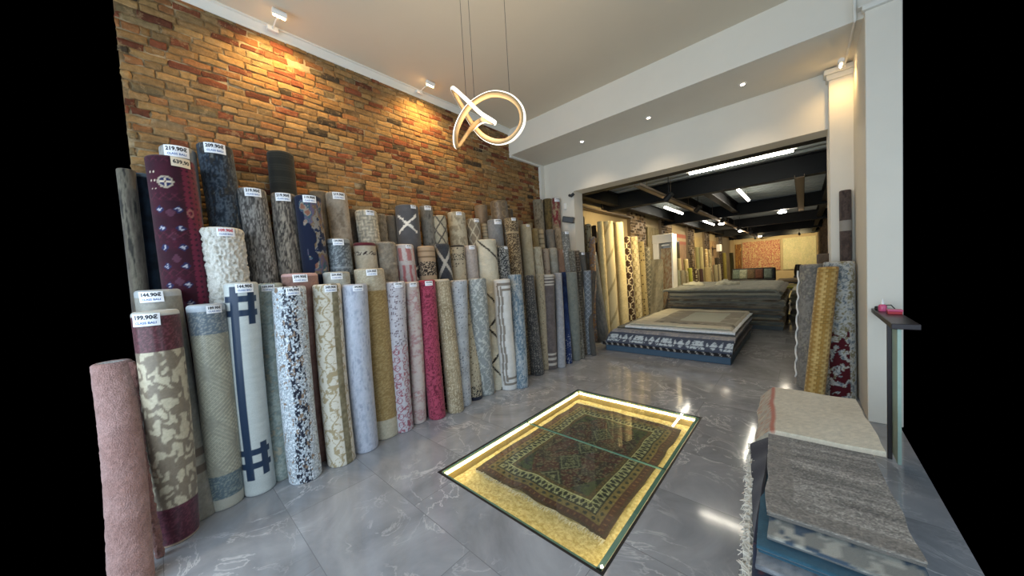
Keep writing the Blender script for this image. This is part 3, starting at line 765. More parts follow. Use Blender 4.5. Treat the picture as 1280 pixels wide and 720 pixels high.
def stand_rolls():
    """nudges planned rolls until neighbours only touch, then builds them"""
    soft = .012; P0 = PL
    for it in range(70):
        for i in range(len(PL)):
            for j in range(i+1, len(PL)):
                A, D_ = PL[i], PL[j]
                if abs(A['b'][1]-D_['b'][1]) > .6: continue
                zt = min(A['t'][2], D_['t'][2])
                for top in (0, 1):
                    z = zt*top
                    pa = A['b']+(A['t']-A['b'])*z/A['t'][2]; pb = D_['b']+(D_['t']-D_['b'])*z/D_['t'][2]
                    d = (pb-pa)[:2]; dist = np.hypot(*d)+1e-6; pen = A['r']+D_['r']-soft-dist
                    if pen <= 0: continue
                    d = d/dist
                    if top:      # along the sight line: the one nearer the wall goes back, the other forward
                        far, near = (A, D_) if A['t'][0] < D_['t'][0] else (D_, A); g = pen*.2/3.0
                        for o_, sg in ((far, 1+g), (near, 1-g)):
                            tn = EYE+(o_['t']-EYE)*sg; rn = o_['r']*sg
                            if tn[0]-rn > .015 and (tn[1]+rn < 5.46 or o_['t'][1] > 5.6): o_['b'] = o_['b']+(0 if not o_['free'] else 1)*(np.array([tn[0]-o_['t'][0], tn[1]-o_['t'][1], 0])); o_['t'] = tn; o_['r'] = rn
                    else:
                        if A['free'] and D_['free']: A['b'][:2] -= d*pen*.25; D_['b'][:2] += d*pen*.25
                        elif A['free']: A['b'][:2] -= d*pen*.5
                        elif D_['free']: D_['b'][:2] += d*pen*.5
        for o_ in PL:
            if o_['free']:
                o_['b'][0] = max(o_['b'][0], o_['r']+.015); 
                if o_['t'][1] < 5.5: o_['b'][1] = min(o_['b'][1], 5.46-o_['r'])
                dd = (o_['b']-o_['t'])[:2]; m = np.hypot(*dd)
                if m > .32: o_['b'][:2] = o_['t'][:2]+dd*.32/m
    for o_ in PL:
        roll(o_['name'], o_['label'], (o_['b'][0], o_['b'][1], 0), o_['t'], o_['r'], o_['pat'], **o_['k'])
    PL.clear()
# ================================================================== ROLLS ALONG THE BRICK WALL
GF, GM, GB = 'rolled rugs in the front row along the brick wall', 'rolled rugs in the middle row along the brick wall', 'tall rolled rugs in the back row against the brick wall'
def front(label, u, v, w, pat, bpx, xt=.76, **k): return place('rolled_rug', label, u, v, w, xt, pat, bpx=bpx, group=GF, res=k.pop('res', .008), **k)
def mid(label, u, v, w, pat, xt=.47, **k): return place('rolled_rug', label, u, v, w, xt, pat, group=GM, xb=k.pop('xb', xt+.13), res=k.pop('res', .01), **k)
def back(label, u, v, w, pat, xt=.17, **k): return place('rolled_rug', label, u, v, w, xt, pat, group=GB, xb=k.pop('xb', xt+.12), res=k.pop('res', .011), **k)
ornB = motif('8f8d83', '66686a', .03, 'curl')
front('plain dusty pink rolled rug at the near end of the row, lowest of the row', 139, 452, 54, plain('b08c85', 'a17c74', 14), (166, 745), shag=.004, mat=M_SHAG)
front('slim fuzzy dusty rose rolled rug squeezed beside the plain pink one', 164, 452, 11, plain('9a7068', '86605a', 30), (201, 698), xt=.78, shag=.010, mat=M_SHAG)
front('brown and cream damask rolled rug with burgundy bands, tagged 199.90', 194, 388, 62, band(leafy('7d705e', 'b8ad93', 30, 19, .44), [(0, .03, 'b9b9b0'), (.03, .26, motif('471d22', '63323a', .03, 'curl')), (-.24, -.02, motif('451826', '5e2a38', .03, 'curl')), (-.02, 0, 'b39c84')]), (222, 680), price='199.90€', mat=M_WRAP, tagw=.13, tagang=-.15, res=.007, nu=96)
front('grey beige rolled rug with dark stripe blocks near its foot, tagged 144.90', 197, 362, 60, band(plain('8d8a80', '7b776b', 12), [(0, .05, 'a3a6a6'), (-.5, -.44, '5d5248'), (-.38, -.32, '5d5248')]), (249, 652), xt=.62, price='144.90€', mat=M_WRAP, tagw=.12, tagang=-.05)
front('grey green rolled rug with pale herringbone pile and blue grey ornate ends', 257, 380, 50, band(motif('8d8a7a', 'a8a48f', .016, 'lattice'), [(0, .05, 'a9b1b8'), (.05, .21, motif('5f6a72', '8b8f8c', .028, 'curl')), (-.26, -.09, motif('56646a', '7b8580', .03, 'curl')), (-.09, 0, 'a8a597')]), (284, 636), price='189.90€', mat=M_WRAP, tagw=.09, tagang=.6, nu=80)
front('off white rolled rug with navy Greek key border, tagged 144.90', 301, 353, 44, greek_key(), (326, 618), price='144.90€', mat=M_WRAP, tagw=.11, tagang=.35, res=.006, nu=96)
front('pale sage rolled rug with faint grey weave behind the shiny speckled one', 337, 354, 32, abrash(['8f948a', 'a3aaa2', '7e8c88', 'a9a08c'], 9, (2, 2)), (352, 601), xt=.66, price='159.90€', tagw=.09, tagang=.0)
front('shiny silver white rolled rug speckled with black and tan patches', 361, 358, 43, sequins(), (383, 604), price='144.90€', mat=M_SEQ, res=.0045, nu=150, tagang=.35, tagw=.10, bulge=.03)
front('plain terracotta pink rolled rug, tagged 299.90, between the speckled and scrolled ones', 374, 342, 46, plain('96756a', '85645a', 12), (403, 577), xt=.60, price='299.90€', tagw=.11, tagang=.15, tip='c5a09c')
front('cream rolled rug with large olive scrolls and a striped edge, tagged 349.90', 408, 355, 38, ustripe(scroll('cdc6b6', '9a8865', .10, .05, 1.3), [(.40, .46, plain('8b8268', '6f664d', 30))]), (428, 583), price='349.90€', res=.006, nu=96, tagang=.35, tagw=.1, slim=.95)
front('short cream rolled rug, only its tagged top showing behind the scrolled one', 420, 340, 34, plain('aeb2ad', 'a29e90', 15), (440, 560), xt=.57, price='239.90€', tagw=.10, tagang=.1)
front('smooth lavender grey rolled rug with a faint crosshatch, tagged 199.90', 443, 355, 33, abrash(['9aa0ae', 'a9afbb', 'b4b8c4', '9399a8'], 14, (3, .8)), (458, 566), price='199.90€', mat=M_WRAP, tagang=.3, tagw=.09, nu=80)
front('tall gold and cream rolled rug with a scalloped cream end, tagged 259.90', 461, 336, 38, band(motif('8d754a', 'a08a5e', .03, 'curl'), [(0, .22, motif('a59b85', 'b3aa95', .03, 'curl')), (-.2, 0, plain('b3ab96'))]), (482, 549), xt=.70, price='259.90€', tagw=.1, tagang=.2)
front('white rolled rug with crimson flecks above and crimson scrolls below', 494, 352, 25, lambda U, V, L, s: np.where((V > L*.42)[..., None], scroll('b5b2b8', '8a4350', .085, .13, 1.6)(U, V, L, s), spots('b5b2b8', '50303c', .018, .3)(U, V, L, s)), (505, 541), price='199.90€', mat=M_WRAP, tagang=.3, tagw=.085)
front('narrow faded cream and pink rolled rug beside the crimson one', 514, 352, 19, abrash(['b6aca6', 'bcaea8', 'b3a59f', 'a67f80', 'b9b3ae'], 9, (1.2, 1.6)), (524, 530), price='159.90€', tagang=.2, tagw=.075)
front('crimson rolled rug with dark red curls, tagged 129.90', 533, 350, 22, motif('9c4056', '6a2436', .055, 'curl'), (547, 525), price='129.90€', tagang=.2, tagw=.085, tip='8f2a3d', cap='a03a4c')
front('beige rolled rug with dense cream flecks, right of the crimson one', 551, 349, 21, spots(plain('9a8c72', '8a7c62'), 'c0b59c', .014, .5), (570, 517), tip='b3aa98')
front('light grey rolled rug with dark specks, right of the beige flecked one', 573, 350, 22, spots(plain('9a9ea2', 'aaaeb3'), '4a4a50', .016, .14), (579, 509))
front('cream rolled rug with brown dots and a black ornate foot', 581, 351, 18, band(spots(plain('a39a84', 'b0a68f'), '4c3a2c', .02, .12), [(-.18, -.05, motif('a39a84', '1b1b22', .028, 'curl')), (-.05, 0, '1c2030')]), (594, 501), xt=.70)
front('grey blue rolled rug with white looping scrolls', 596, 348, 23, scroll('888d90', 'b5b7b2', .12, .06, 1.4, '80847f'), (608, 495))
front('tall shaggy cream rolled rug with hand-drawn black lines', 607, 300, 25, cream_lines(), (621, 488), xt=.66, shag=.012, mat=M_SHAG, cap='d0c9b4')
front('grey and white rolled rug with nested rectangle frames', 627, 349, 21, frames(), (637, 488))
front('pale grey rolled rug splashed with bright blue', 643, 343, 17, abrash(['9fa4a6', '76858f', '4f6678', '9ba3a8', '858f96', 'a9adad'], 8, (3, .9)), (652, 486))
front('charcoal rolled rug fading to pale speckles, wider at its foot', 661, 344, 17, spots(plain('3a3b3d', '4b4a4a'), '8d8a82', .014, .35), (672, 470), rt=.075)
front('narrow cream rolled rug beside the brown one with white rings', 674, 343, 11, spots('9d937d', '6a5f4d', .02, .2), (681, 463), xt=.70)
front('brown rolled rug with white rings at top and foot', 685, 343, 15, band(plain('57504f', '645c5b', 20), [(0, .04, 'b1aca3'), (.06, .085, 'b1aca3'), (.11, .135, 'b1aca3'), (.16, .18, 'b1aca3'), (-.26, -.23, 'b1aca3'), (-.19, -.15, 'b1aca3'), (-.10, -.06, 'b1aca3')]), (689, 462))
front('light grey rolled rug left of the navy one', 697, 341, 10, plain('96989c', '8a8c92', 20), (702, 460), nu=40)
front('navy blue rolled rug with pale specks at its foot', 705, 340, 9, band(plain('1e2d52', '273c68', 20), [(-.5, 0, spots('24345c', '9aa0aa', .02, .25))]), (711, 455), nu=40, xt=.72)
front('plain greenish grey rolled rug right of the navy one', 714, 340, 13, plain('74776f', '6a6e68', 20), (720, 451), nu=40)
front('taupe rolled rug with small brown squares down one side', 724, 339, 9, motif('6f685c', '4a4238', .05, 'rect'), (731, 444), nu=40, slim=.85)
front('slate grey rolled rug with a pale lattice', 734, 338, 12, motif('646a70', '8d9297', .05, 'lattice'), (739, 442), nu=40, slim=.8)
front('narrow dark brown rolled rug at the far end of the front row', 743, 339, 7, plain('4c443a', '3a342d', 20), (746, 438), nu=32, slim=.7)

mid('ivory shaggy rolled rug with a red reduced price tag', 277, 286, 52, abrash(['c9c4b6', 'd9d6cc', 'e2dfd6', 'b5af9f'], 30, (1, 1)), shag=.024, mat=M_SHAG, price='109.90€!', tagang=.35, tagw=.11, xt=.46, dy=.04, nu=150, res=.008, cap='c9c4b4')
mid('slate blue rolled rug with dark scroll bands, tagged 139.90', 422, 299, 30, band(motif('4c5358', '7b8488', .035, 'curl'), [(0, .05, '7f878b'), (.05, .065, '3a4045'), (.28, .30, '7f878b'), (.36, .38, '3a4045')]), price='139.90€', tagw=.1, tagang=.1, mat=M_WRAP)
mid('cream rolled rug with a burgundy rim and black leaf borders', 455, 304, 29, band(plain('a89f8d', '9b917d', 14), [(0, .035, '501723'), (.10, .14, motif('a89f8d', '2b1b1e', .022, 'curl')), (.36, .42, motif('a89f8d', '2b1b1e', .022, 'curl')), (.42, .45, '501723')]), cap='5a2030')
mid('fluffy warm grey rolled rug behind the pink patterned one', 482, 303, 24, plain('7d7568', '958c7d', 25), shag=.012, mat=M_SHAG)
mid('white rolled rug with rosy floral blocks', 504, 306, 25, band(plain('b5aeac', 'a89f9c'), [(.05, .2, damask('b5aeac', 'a06a68', .1, .12)), (.24, .5, damask('a9a1a0', '9b5f62', .08, .1)), (.6, 1.0, damask('b5aeac', 'a06a68', .1, .12))]), price='149.90€', tagw=.07, tagang=.5)
mid('tan rolled rug with ribbed bands above a black scroll border', 532, 308, 22, band(motif('2b2420', 'a8967e', .045, 'curl'), [(0, .06, 'a08a70'), (.06, .08, '7c6650'), (.08, .13, 'a08a70'), (.13, .15, '6e5a46'), (.15, .19, 'a08a70'), (.36, .7, 'a08a70')]))
mid('charcoal rolled rug with a single white zigzag', 552, 305, 18, diamonds(plain('33353a', '3f4146', 20), 'b5b0a6', .3, .5, .022), shag=.006, mat=M_SHAG)
mid('cream rolled rug with a black rim and dark blotches', 571, 307, 19, band(spots('a79c86', '3c342c', .03, .15), [(0, .03, '1c1a1c'), (.12, .2, motif('a79c86', '24211f', .03, 'curl'))]))
mid('pinkish grey rolled rug with a white price tag', 587, 307, 17, plain('9a918b', 'a59c96', 20), price='119.90€', tagw=.08, tagang=.2)
mid('black and white ornate rolled rug left of the tall brown one', 627, 308, 16, motif('3a3c3e', 'a3a29c', .03, 'curl'), price='99.90€', tagw=.06, tagang=.5)
mid('tall brown rolled rug with cream filigree', 638, 273, 18, band(motif('4d4030', '9c8a6b', .028, 'curl'), [(.22, .24, '9c8a6b')]), xt=.42, price='169.90€', tagw=.07)
mid('tall plain cream rolled rug right of the brown filigree one', 656, 281, 15, plain('9f967e', 'a9a089', 14), xt=.44, price='179.90€', tagw=.06, tagang=.3)
mid('mottled cream rolled rug beneath the ribbed beige one', 670, 309, 13, abrash(['a09780', 'b3ab96', '8a8069'], 14), nu=40)
mid('narrow pinkish beige rolled rug with a burgundy fleck', 681, 311, 9, spots('978877', '5e2830', .03, .06), nu=40)
mid('pale grey cream rolled rug left of the brown tagged one', 690, 310, 12, plain('a39e92', '938e80', 14), nu=40)
mid('brown pink rolled rug with a white tag, near the far end', 703, 312, 13, plain('7d6454', '8d705f', 14), price='89.90€', tagw=.09, nu=40)
mid('dark speckled rolled rug, narrow, near the far end', 714, 313, 8, spots('56544c', '8d8a7e', .02, .4), nu=32)
mid('narrow cream rolled rug with brown lines, near the far end', 721, 313, 7, motif('93887a', '5d5347', .05, 'rect'), nu=32)
mid('narrow dark grey tagged rolled rug, second from the far end', 727, 315, 7, plain('4c4a46'), price='79.90€', tagw=.07, nu=32)
mid('broad dark grey tagged rolled rug closing the middle row', 738, 315, 15, abrash(['4d4f50', '5f6162', '6d6e6c'], 14), price='99.90€', tagw=.12, nu=40, tagang=.2)

GU = 'rolled rugs in the upper row near the far end of the brick wall'
def upper(label, u, v, w, pat, xt=.30, **k): return place('rolled_rug', label, u, v, w, xt, pat, group=GU, xb=k.pop('xb', xt+.1), res=.014, nu=k.pop('nu', 40), **k)
def ribs(c, d, p=.09): return lambda U, V, L, s: mix(fill(U, C(c)), C(d), (np.mod(V, p) < p*.28).astype(float)*.8)
upper('ribbed beige rolled rug beside the grey ones at the far end', 675, 286, 8, ribs('a3957a', '6d6048'))
upper('plain olive beige rolled rug left of the ribbed one', 668, 286, 9, plain('857858', '776a4c', 14))
upper('smooth mid grey rolled rug right of the ribbed beige one', 687, 287, 11, plain('6c6860', '78746d', 14))
upper('mottled brown beige rolled rug in the upper row', 697, 285, 9, abrash(['7b6d5a', '93846f', '5f5344'], 14))
upper('speckled grey rolled rug closing the upper row by the white wall', 706, 289, 10, spots('6c6b66', 'a3a29b', .02, .4), price='79.90€', tagw=.08)
for lab, u, v, w, pat, pr in (('weathered grey brown tall rolled rug in the wall corner', 672, 250, 13, abrash(['6f6858', '857d6c', '544c3f'], 9, (3, .8)), None),
        ('mossy brown tall rolled rug by the white wall', 684, 249, 12, abrash(['4d4128', '6b5a38', '3c3422'], 9, (3, .8)), None), ('tall rolled rug with a crimson patch by the white wall, tagged', 694, 248, 11, abrash(['7d6c54', '93846a', '6b1f2a', '7a6a50'], 8, (2, .9)), '219.90€')):
    place('rolled_rug', lab, u, v, w, .14 if u < 680 else .26, pat, group=GU, xb=.25 if u < 680 else .34, res=.014, nu=40, price=pr, tagw=.12)

back('weathered brown striped rolled rug at the left edge of the back row', 157, 212, 26, abrash(['38342e', '544c42', '676052', '2c2924'], 7, (6, .5), .3), xt=.22, dy=-.02)
back('very dark navy rolled rug left of the burgundy medallion one', 178, 218, 28, plain('0f1822', '1b2a38', 14), xt=.13, tip='6f7d86')
back('burgundy rolled rug with ivory and blue medallions, hand-written price', 212, 200, 66, medallions(), xt=.42, xb=.52, price='~639,90', tagc=M_CARDC, tagw=.115, tagang=.66, res=.007, nu=96, dy=.03, cap='5a1230', tdrop=.01)
back('light grey rolled rug peeking over the burgundy one, tagged 219.90', 222, 186, 50, abrash(['8c8b86', 'a3a19b', '757168'], 9, (4, .5)), xt=.16, price='219.90€', tagw=.15, tagang=.15, xb=.22, dy=.03)
back('dark blue grey distressed rolled rug, tagged 209.90', 268, 183, 48, abrash(['141b24', '1e2934', '4a5560', '1a2430', '2c2b29', '5d6060'], 9, (4, .8), .4), xt=.24, price='209.90€', tagw=.14, tagang=.2, dy=.07, res=.009, nu=80)
back('almost black green rolled rug standing highest against the bricks', 350, 192, 36, ribs('1f201c', '2e2f28', .02), xt=.13, xb=.18, dy=.05)
back('silver grey streaked rolled rug, tagged 219.90, left of the thinner streaked one', 314, 237, 38, abrash(['5f5c58', '8c8983', '3f3c3a', '9b9791', '35322f', '7d7a74'], 6, (4.5, .35), .5), xt=.30, price='219.90€', tagw=.12, tagang=.25, dy=.06, nu=80)
back('thinner streaked taupe rolled rug, tagged 219.90, leaning by the silver one', 354, 243, 33, abrash(['5a534b', '857c70', '38332f', '958b7c', '4a443e'], 6, (4.5, .35), .5), xt=.27, price='219.90€', tagw=.12, tagang=.1, dy=.07, nu=80)
back('navy rolled rug with abstract purple, tan and teal patches', 384, 246, 35, multicol(), xt=.33, xb=.46, price='119.90€', tagw=.11, tagang=.25, dy=.06, res=.007, nu=96, cap='1b2440')
back('plain brown rolled rug behind the abstract navy one', 398, 240, 24, plain('6e6251', '5e5343', 14), xt=.12, xb=.19, dy=.05)
back('soft beige mottled rolled rug, tagged 219.90', 420, 242, 28, abrash(['8a7f70', '9d9384', '7a6f61'], 12, (1.4, 1)), xt=.27, shag=.005, price='219.90€', tagw=.12, tagang=.3, dy=.04)
back('shaggy dark brown rolled rug in the shadow behind the beige one', 437, 262, 18, plain('4d4337', '5d5244', 24), xt=.12, shag=.01, mat=M_SHAG)
back('cream rolled rug with a raised basketweave of grey blocks', 457, 264, 28, checks('8f8a7c', 'b5ad99', .06), xt=.30, price='189.90€', tagw=.09, tagang=.4, shag=.006)
back('fluffy grey brown rolled rug right of the basketweave one', 474, 268, 16, plain('6c6456', '82796a', 24), xt=.18, shag=.012, mat=M_SHAG)
back('flat grey brown rolled rug left of the charcoal one with white crosses', 486, 270, 18, plain('59534a', '655e54', 14), xt=.11)
back('charcoal rolled rug with white crossed lines', 508, 258, 30, xcross(), xt=.28, price='149.90€', tagw=.07, tagang=.55, shag=.004, cap='55565a')
back('worn grey rolled rug right of the charcoal crossed one, tagged', 532, 258, 17, abrash(['5d5b56', '77746d', '4a4844'], 10), xt=.22, price='149.90€', tagw=.09)
back('cream shaggy rolled rug with grey diamond outlines', 549, 270, 17, diamonds('aca38c', '57524b', .14, .2, .012), xt=.30, shag=.006, mat=M_SHAG)
back('plump cream rolled rug with taupe damask', 570, 266, 23, leafy('aaa18b', '8b816c', 20, 14), xt=.27, price='139.90€', tagw=.08, tagang=.2)
back('grey brown rolled rug with white diamond lines, tagged', 591, 274, 18, diamonds('776d5e', 'aba491', .12, .2, .01), xt=.30, price='159.90€', tagw=.08, tagang=.4)
back('narrow cream rolled rug with grey stripes beside the diamond one', 605, 279, 8, ribs('9d927c', '5d574c', .05), xt=.3, nu=40)
back('smooth slate grey tagged rolled rug right of the striped cream one', 618, 275, 19, plain('6b6d6f', '77797b', 14), xt=.33, price='129.90€', tagw=.12, tagang=.3)
back('beige rolled rug behind the slate grey one', 615, 270, 16, plain('978a70', '897c62', 14), xt=.16)
back('brown rolled rug in clear film above the diamond one', 601, 257, 16, plain('655747', '716250', 14), xt=.10, xb=.15, mat=M_WRAP)
back('broad brown rolled rug in clear film, topmost near the middle', 623, 252, 22, motif('5d4f3d', '6e5f49', .07, 'ring'), xt=.12, xb=.17, mat=M_WRAP)
back('narrow grey rolled rug right of the broad film-wrapped one', 637, 262, 8, plain('4f4a42', '5b554b', 14), xt=.11, xb=.16, nu=40)
back('dull brown rolled rug behind the tall brown filigree one', 648, 276, 11, plain('6d6250', '786d59', 14), xt=.16, nu=40)
back('grey olive rolled rug behind the tall cream one', 661, 279, 9, plain('655c48', '71684f', 14), xt=.14, nu=40)

# ================================================================== ROLLS AT THE RIGHT, BY THE COLUMN
GR = 'rolled rugs leaning by the right-hand column'
def R_(label, bx, by, tx, ty, H, r, pat, **k): return roll('rolled_rug', label, (bx, by, 0), (tx, ty, H), r, pat, group=GR, face=-PI/2-.25, **k)
o = R_('broad grey lavender distressed rolled rug left of the basketweave one', 3.99, 5.25, 4.04, 5.29, 1.50, .112, abrash(['77736b', '89847b', '68645f', '938c7c'], 9, (2, 1)), cap='c3bfb0', nu=80)
b = B(); pts = []
for i in range(80):
    a = PI*.86+.22*math.sin(i*.42); z = .12+i*.0165; pts.append((3.99+.05*z/1.5+.125*math.cos(PI+.2+.25*math.sin(i*.55)), 5.25+.04*z/1.5+.125*math.sin(PI+.2+.25*math.sin(i*.55)), z))
b.tube(pts, .009, 6); b.build('wrapping_ribbon', M_WHITE, o)
R_('brown rolled rug standing behind the lavender one', 4.20, 5.7, 4.20, 5.72, 1.62, .11, plain('57493b', '655646', 14), cap='6b5a48')
R_('leaning tan rolled rug with a raised basketweave of squares', 4.03, 4.84, 4.165, 4.97, 1.47, .085, basket('a07c3e', 'c8aa6c', .045), nu=80, res=.007, cap='b8924e', shag=.003)
R_('wide grey and white distressed rolled rug with a burgundy patch near its foot', 4.255, 5.09, 4.255, 5.13, 1.52, .130, None or (lambda U, V, L, s: mix(abrash(['a5a49c', '56616a', 'a9aaa5', 'b2b1ab', '6f6748', 'a2a2a0'], 8, (1.6, 1.2))(U, V, L, s), C('4a1019'), ((fbm(U*22, V*22, 7, 3) > .44+.6*np.clip(.76-V/L, 0, 1)+.4*np.clip(V/L-.95, 0, 1)) & (V > L*.50) & (np.abs(U-.135*PI-.0) < .09)).astype(float))), cap='b9b6ac', nu=96, sq=.75)
for lab, x, z, r in (('dark brown rolled rug above the grey one, just left of the column', 4.325, 2.32, .05), ):
    R_(lab, x, 5.315, x, 5.32, z, r, band(abrash(['3c3330', '524540', '2f2826'], 12), [(.34, .46, '8d8880')]), nu=40)
# ================================================================== LOW STACK OF RUGS IN THE OPENING
GS = 'flat rugs in the low stack on the blue base'
b = B(); b.box(1.08, 3.12, 5.82, 8.35, 0, .125, bev=.01); tag(b.build('platform', M_BLUE), 'low blue base under the stack of flat rugs in the opening', 'platform')
dk = plain('4d5055', '5f6064', 10); 
def stripesV(c, d, p=.11, lw=.02):
    return lambda U, V, L, s: mix(fill(U, C(c)), C(d), ((np.mod(U+V*.6, p) < lw) & (V < .16)).astype(float))
def whitemotif():
    bg, w = C('3c4558'), C('b4c2cc')
    def f(U, V, L, s):
        c = mix(fill(U, bg), C('444c5e'), fbm(U*14, V*14, s)); v = np.abs(V-.11)
        big = np.abs(np.mod(U, .48)-.12) < .115*(1-.5*(V/.25)) ; sm = (np.abs(np.mod(U+.19, .12)-.06)+v*.5 < .055) & (np.mod(U, .48) > .24)
        m = (big | sm) & (v < .085) & (np.abs(v-.03) > .004) & (fbm(U*60, V*60, s) > .36)
        return mix(c, w, m.astype(float))
    return f
lay = [('black rug with short white strokes along its front edge, bottom of the low stack', 1.02, 3.14, 5.80, 8.35, .175, .035, (0, 0, .07, 0), stripesV('1b1c20', '9a9a98')),
       ('brown rug second from the bottom of the low stack', 1.12, 3.14, 5.86, 8.4, .212, .03, (0, .03, .02, 0), plain('4a443c')),
       ('navy rug with a row of pale blue motifs along its front', 1.10, 3.13, 6.00, 8.4, .335, .035, (0, .02, .27, 0), whitemotif()),
       ('grey violet speckled rug draping above the navy one', 1.14, 3.13, 6.09, 8.45, .375, .035, (.03, .03, .13, 0), spots(abrash(['6a6b74', '85858c', '98928c'], 9, (.7, 3)), 'a5a29c', .02, .3)),
       ('thin olive grey rug in the low stack under the white-backed one', 1.16, 3.12, 6.2, 8.45, .408, .03, (0, .03, .03, 0), plain('6a6858', '55544a')),
       ('white-backed rug whose pale border shows below the top rug', 1.34, 3.13, 6.16, 8.6, .445, .034, (0, .02, .05, 0), plain('c4ccd3', 'ccd2d8')),
       ]
for i, (lab, x0, x1, y0, y1, z, th, dr, pat) in enumerate(lay):
    slab('flat_rug', x0, x1, y0, y1, z, th, pat, lab, GS, drop=dr, seed=50+i, wseed=50, wav=.008, kk=.82 if dr[2] > .1 else .5, kv=.62 if dr[2] > .1 else 1, res=.016)
def patch():
    def f(U, V, L, s):
        c = fill(U, C('c0bba6')); g = C('857f6e'); W = U.max()
        c = mix(c, g, ((V > .25) & (U > .35) & (U < W-.12) & (V < L-.25)).astype(float)); c = mix(c, C('a9ae9e'), ((V > .62) & (U > .75) & (U < W-.35) & (V < L-.5)).astype(float))
        c = mix(c, C('5d594c'), ((V > .25) & (V < .45) & (U > .45)).astype(float)*(fbm(U*9, V*9, s) > .45)); c = mix(c, C('a9a793'), ((fbm(U*5, V*14, s+4) > .62)).astype(float)*.7)
        return c
    return f
slab('flat_rug', 1.40, 3.05, 6.27, 8.6, .483, .034, patch(), 'cream rug with grey and sage rectangles, topmost of the low stack', GS, drop=(.0, .12, .03, 0), seed=61, wseed=50, wav=.01, kk=.6, res=.02)

# ================================================================== TALL STACK BEHIND IT
GT = 'flat rugs in the tall stack behind the low one'
tones = ['5b5a50', '6f6c5f', '4b4a44', '7c7868', '57605f', '61513f', '8b8674', '4e5659', '7a7361', '454139', '6a6e68', '54493d', '7d7b70', '5f6460', '8a8878', '655f52', '70706a', '8d8b7c']
rng = np.random.default_rng(3)
b = B(); b.box(1.35, 3.62, 9.15, 12.6, 0, .10, bev=.01); tag(b.build('platform', simple('grey_foam', '4f585c', .8)), 'low grey base under the tall stack of flat rugs', 'platform')
z = .1
for i in range(17):
    th = .038+rng.uniform(0, .012); z += th+.004; top = i == 16
    if not top:
        slab('flat_rug', 1.30+rng.uniform(-.05, .05), 3.58+rng.uniform(-.05, .05), 9.12+rng.uniform(-.04, .06), 12.6, z, th, plain(tones[i], tones[(i+3) % 18], 6),
             'folded grey brown rug within the tall stack, its edge showing', GT, drop=(0, .04+rng.uniform(0, .05), .02+rng.uniform(0, .03), 0), seed=80+i, wseed=80, wav=.014, kk=.7, res=.05)
    else:
        slab('flat_rug', 1.2, 3.5, 9.1, 12.5, z, th, abrash(['8a8c80', '77796f', '9a9a8c'], 4), 'pale grey green rug on top of the tall stack', GT, drop=(.05, .1, .05, 0), seed=99, wseed=80, wav=.016, kk=.7, res=.05)
ztop = z
# crumpled cloths on it
def crumple(name, lab, cat, cx, cy, cz, rx, ry, rz, col, seed, n=28, m=14):
    th = np.arange(n)*2*PI/n; ph = np.linspace(.0, PI/2, m); TH, PH = np.meshgrid(th, ph, indexing='ij')
    k = .75+.5*fbm(np.cos(TH)*2+seed, np.sin(TH)*2+PH*2, seed, 3)
    X = cx+rx*np.cos(PH)*np.cos(TH)*k; Y = cy+ry*np.cos(PH)*np.sin(TH)*k; Z = cz+rz*np.sin(PH)*k*(.8+.4*vn(X*14, Y*14, seed))
    V = np.stack([X, Y, Z], -1).reshape(-1, 3); F_ = [tuple(f) for f in gridfaces(n, m, wrapu=True).tolist()]; F_.append(tuple((np.arange(n)*m).tolist()[::-1]))
    K = np.tile(C(col), (len(V), 1))*(.85+.3*vn(V[:, 0]*20, V[:, 1]*20, seed))[:, None]
    return tag(mkmesh(name, V, F_, M_RUG, None, K, loc=(cx, cy, cz)), lab, cat)
crumple('folded_cloth', 'crumpled cream cloth at the left on top of the tall stack', 'cloth', 1.55, 10.6, ztop-.005, .3, .2, .11, 'aaa794', 3)
crumple('folded_cloth', 'crumpled cream cloth in the middle on top of the tall stack', 'cloth', 2.35, 10.9, ztop-.005, .3, .22, .12, 'b3b09c', 5)
# rounded pile right behind the tall stack
zz = 0
for i in range(8):
    zz += .098
    slab('folded_rug', 3.70+.03*i % .07, 4.12, 10.6+.05*(i % 2), 12.1, zz, .085, plain(['5c5a48', '7b765d', '4d4a3e', '8b866b', '63604f', '75735e', '54523f', '938f78'][i], None, 8), 'folded olive grey rug in the narrow pile right of the tall stack' if i < 7 else 'pale folded rug on top of the narrow pile right of the tall stack',
         'folded rugs in the narrow pile', drop=(.03, .03, .03, 0), seed=120+i, wseed=120, wav=.01, kk=.6, res=.04)

# ================================================================== HALL, LEFT SIDE
GH = 'tall pale rolls along the left wall of the hall'
def hall(label, u, v, w, pat, xt=.62, name='rolled_rug', g=GH, **k): return place(name, label, u, v, w, xt, pat, group=g, xb=xt+.06, res=.016, nu=k.pop('nu', 36), **k)
hall('dim grey brown rolled rug just inside the opening', 727, 271, 7, plain('4d473a', '5a5344', 14), xt=.36)
hall('pale rolled rug with brown marks just inside the opening', 735, 280, 8, spots('b5aa8b', '5a4630', .05, .3), xt=.38)
hall('narrow dark rolled rug with a cream band just inside the opening', 742, 282, 6, band(plain('33291f'), [(.3, .4, 'a3987c')]), xt=.33)
hall('rolled rug with rust and blue flowers, short, inside the opening', 740, 296, 8, abrash(['a9906c', '8d6a4a', '6d6b76', 'b59f78'], 8, (2, 2)), xt=.50)
hall('yellowish cream rolled rug left of the diagonally striped one', 750, 277, 8, plain('c9b88a', 'bba97c', 14), xt=.62)
hall('cream rolled rug with wide diagonal tan stripes', 759, 277, 14, lambda U, V, L, s: mix(fill(U, C('cdbe93')), C('a3946c'), (np.mod(V*.9+U*1.6, .62) < .09).astype(float)), xt=.66)
hall('smooth light cream rolled rug, brightest in the hall', 772, 278, 13, plain('d9c896', 'd0be8c', 8), xt=.66)
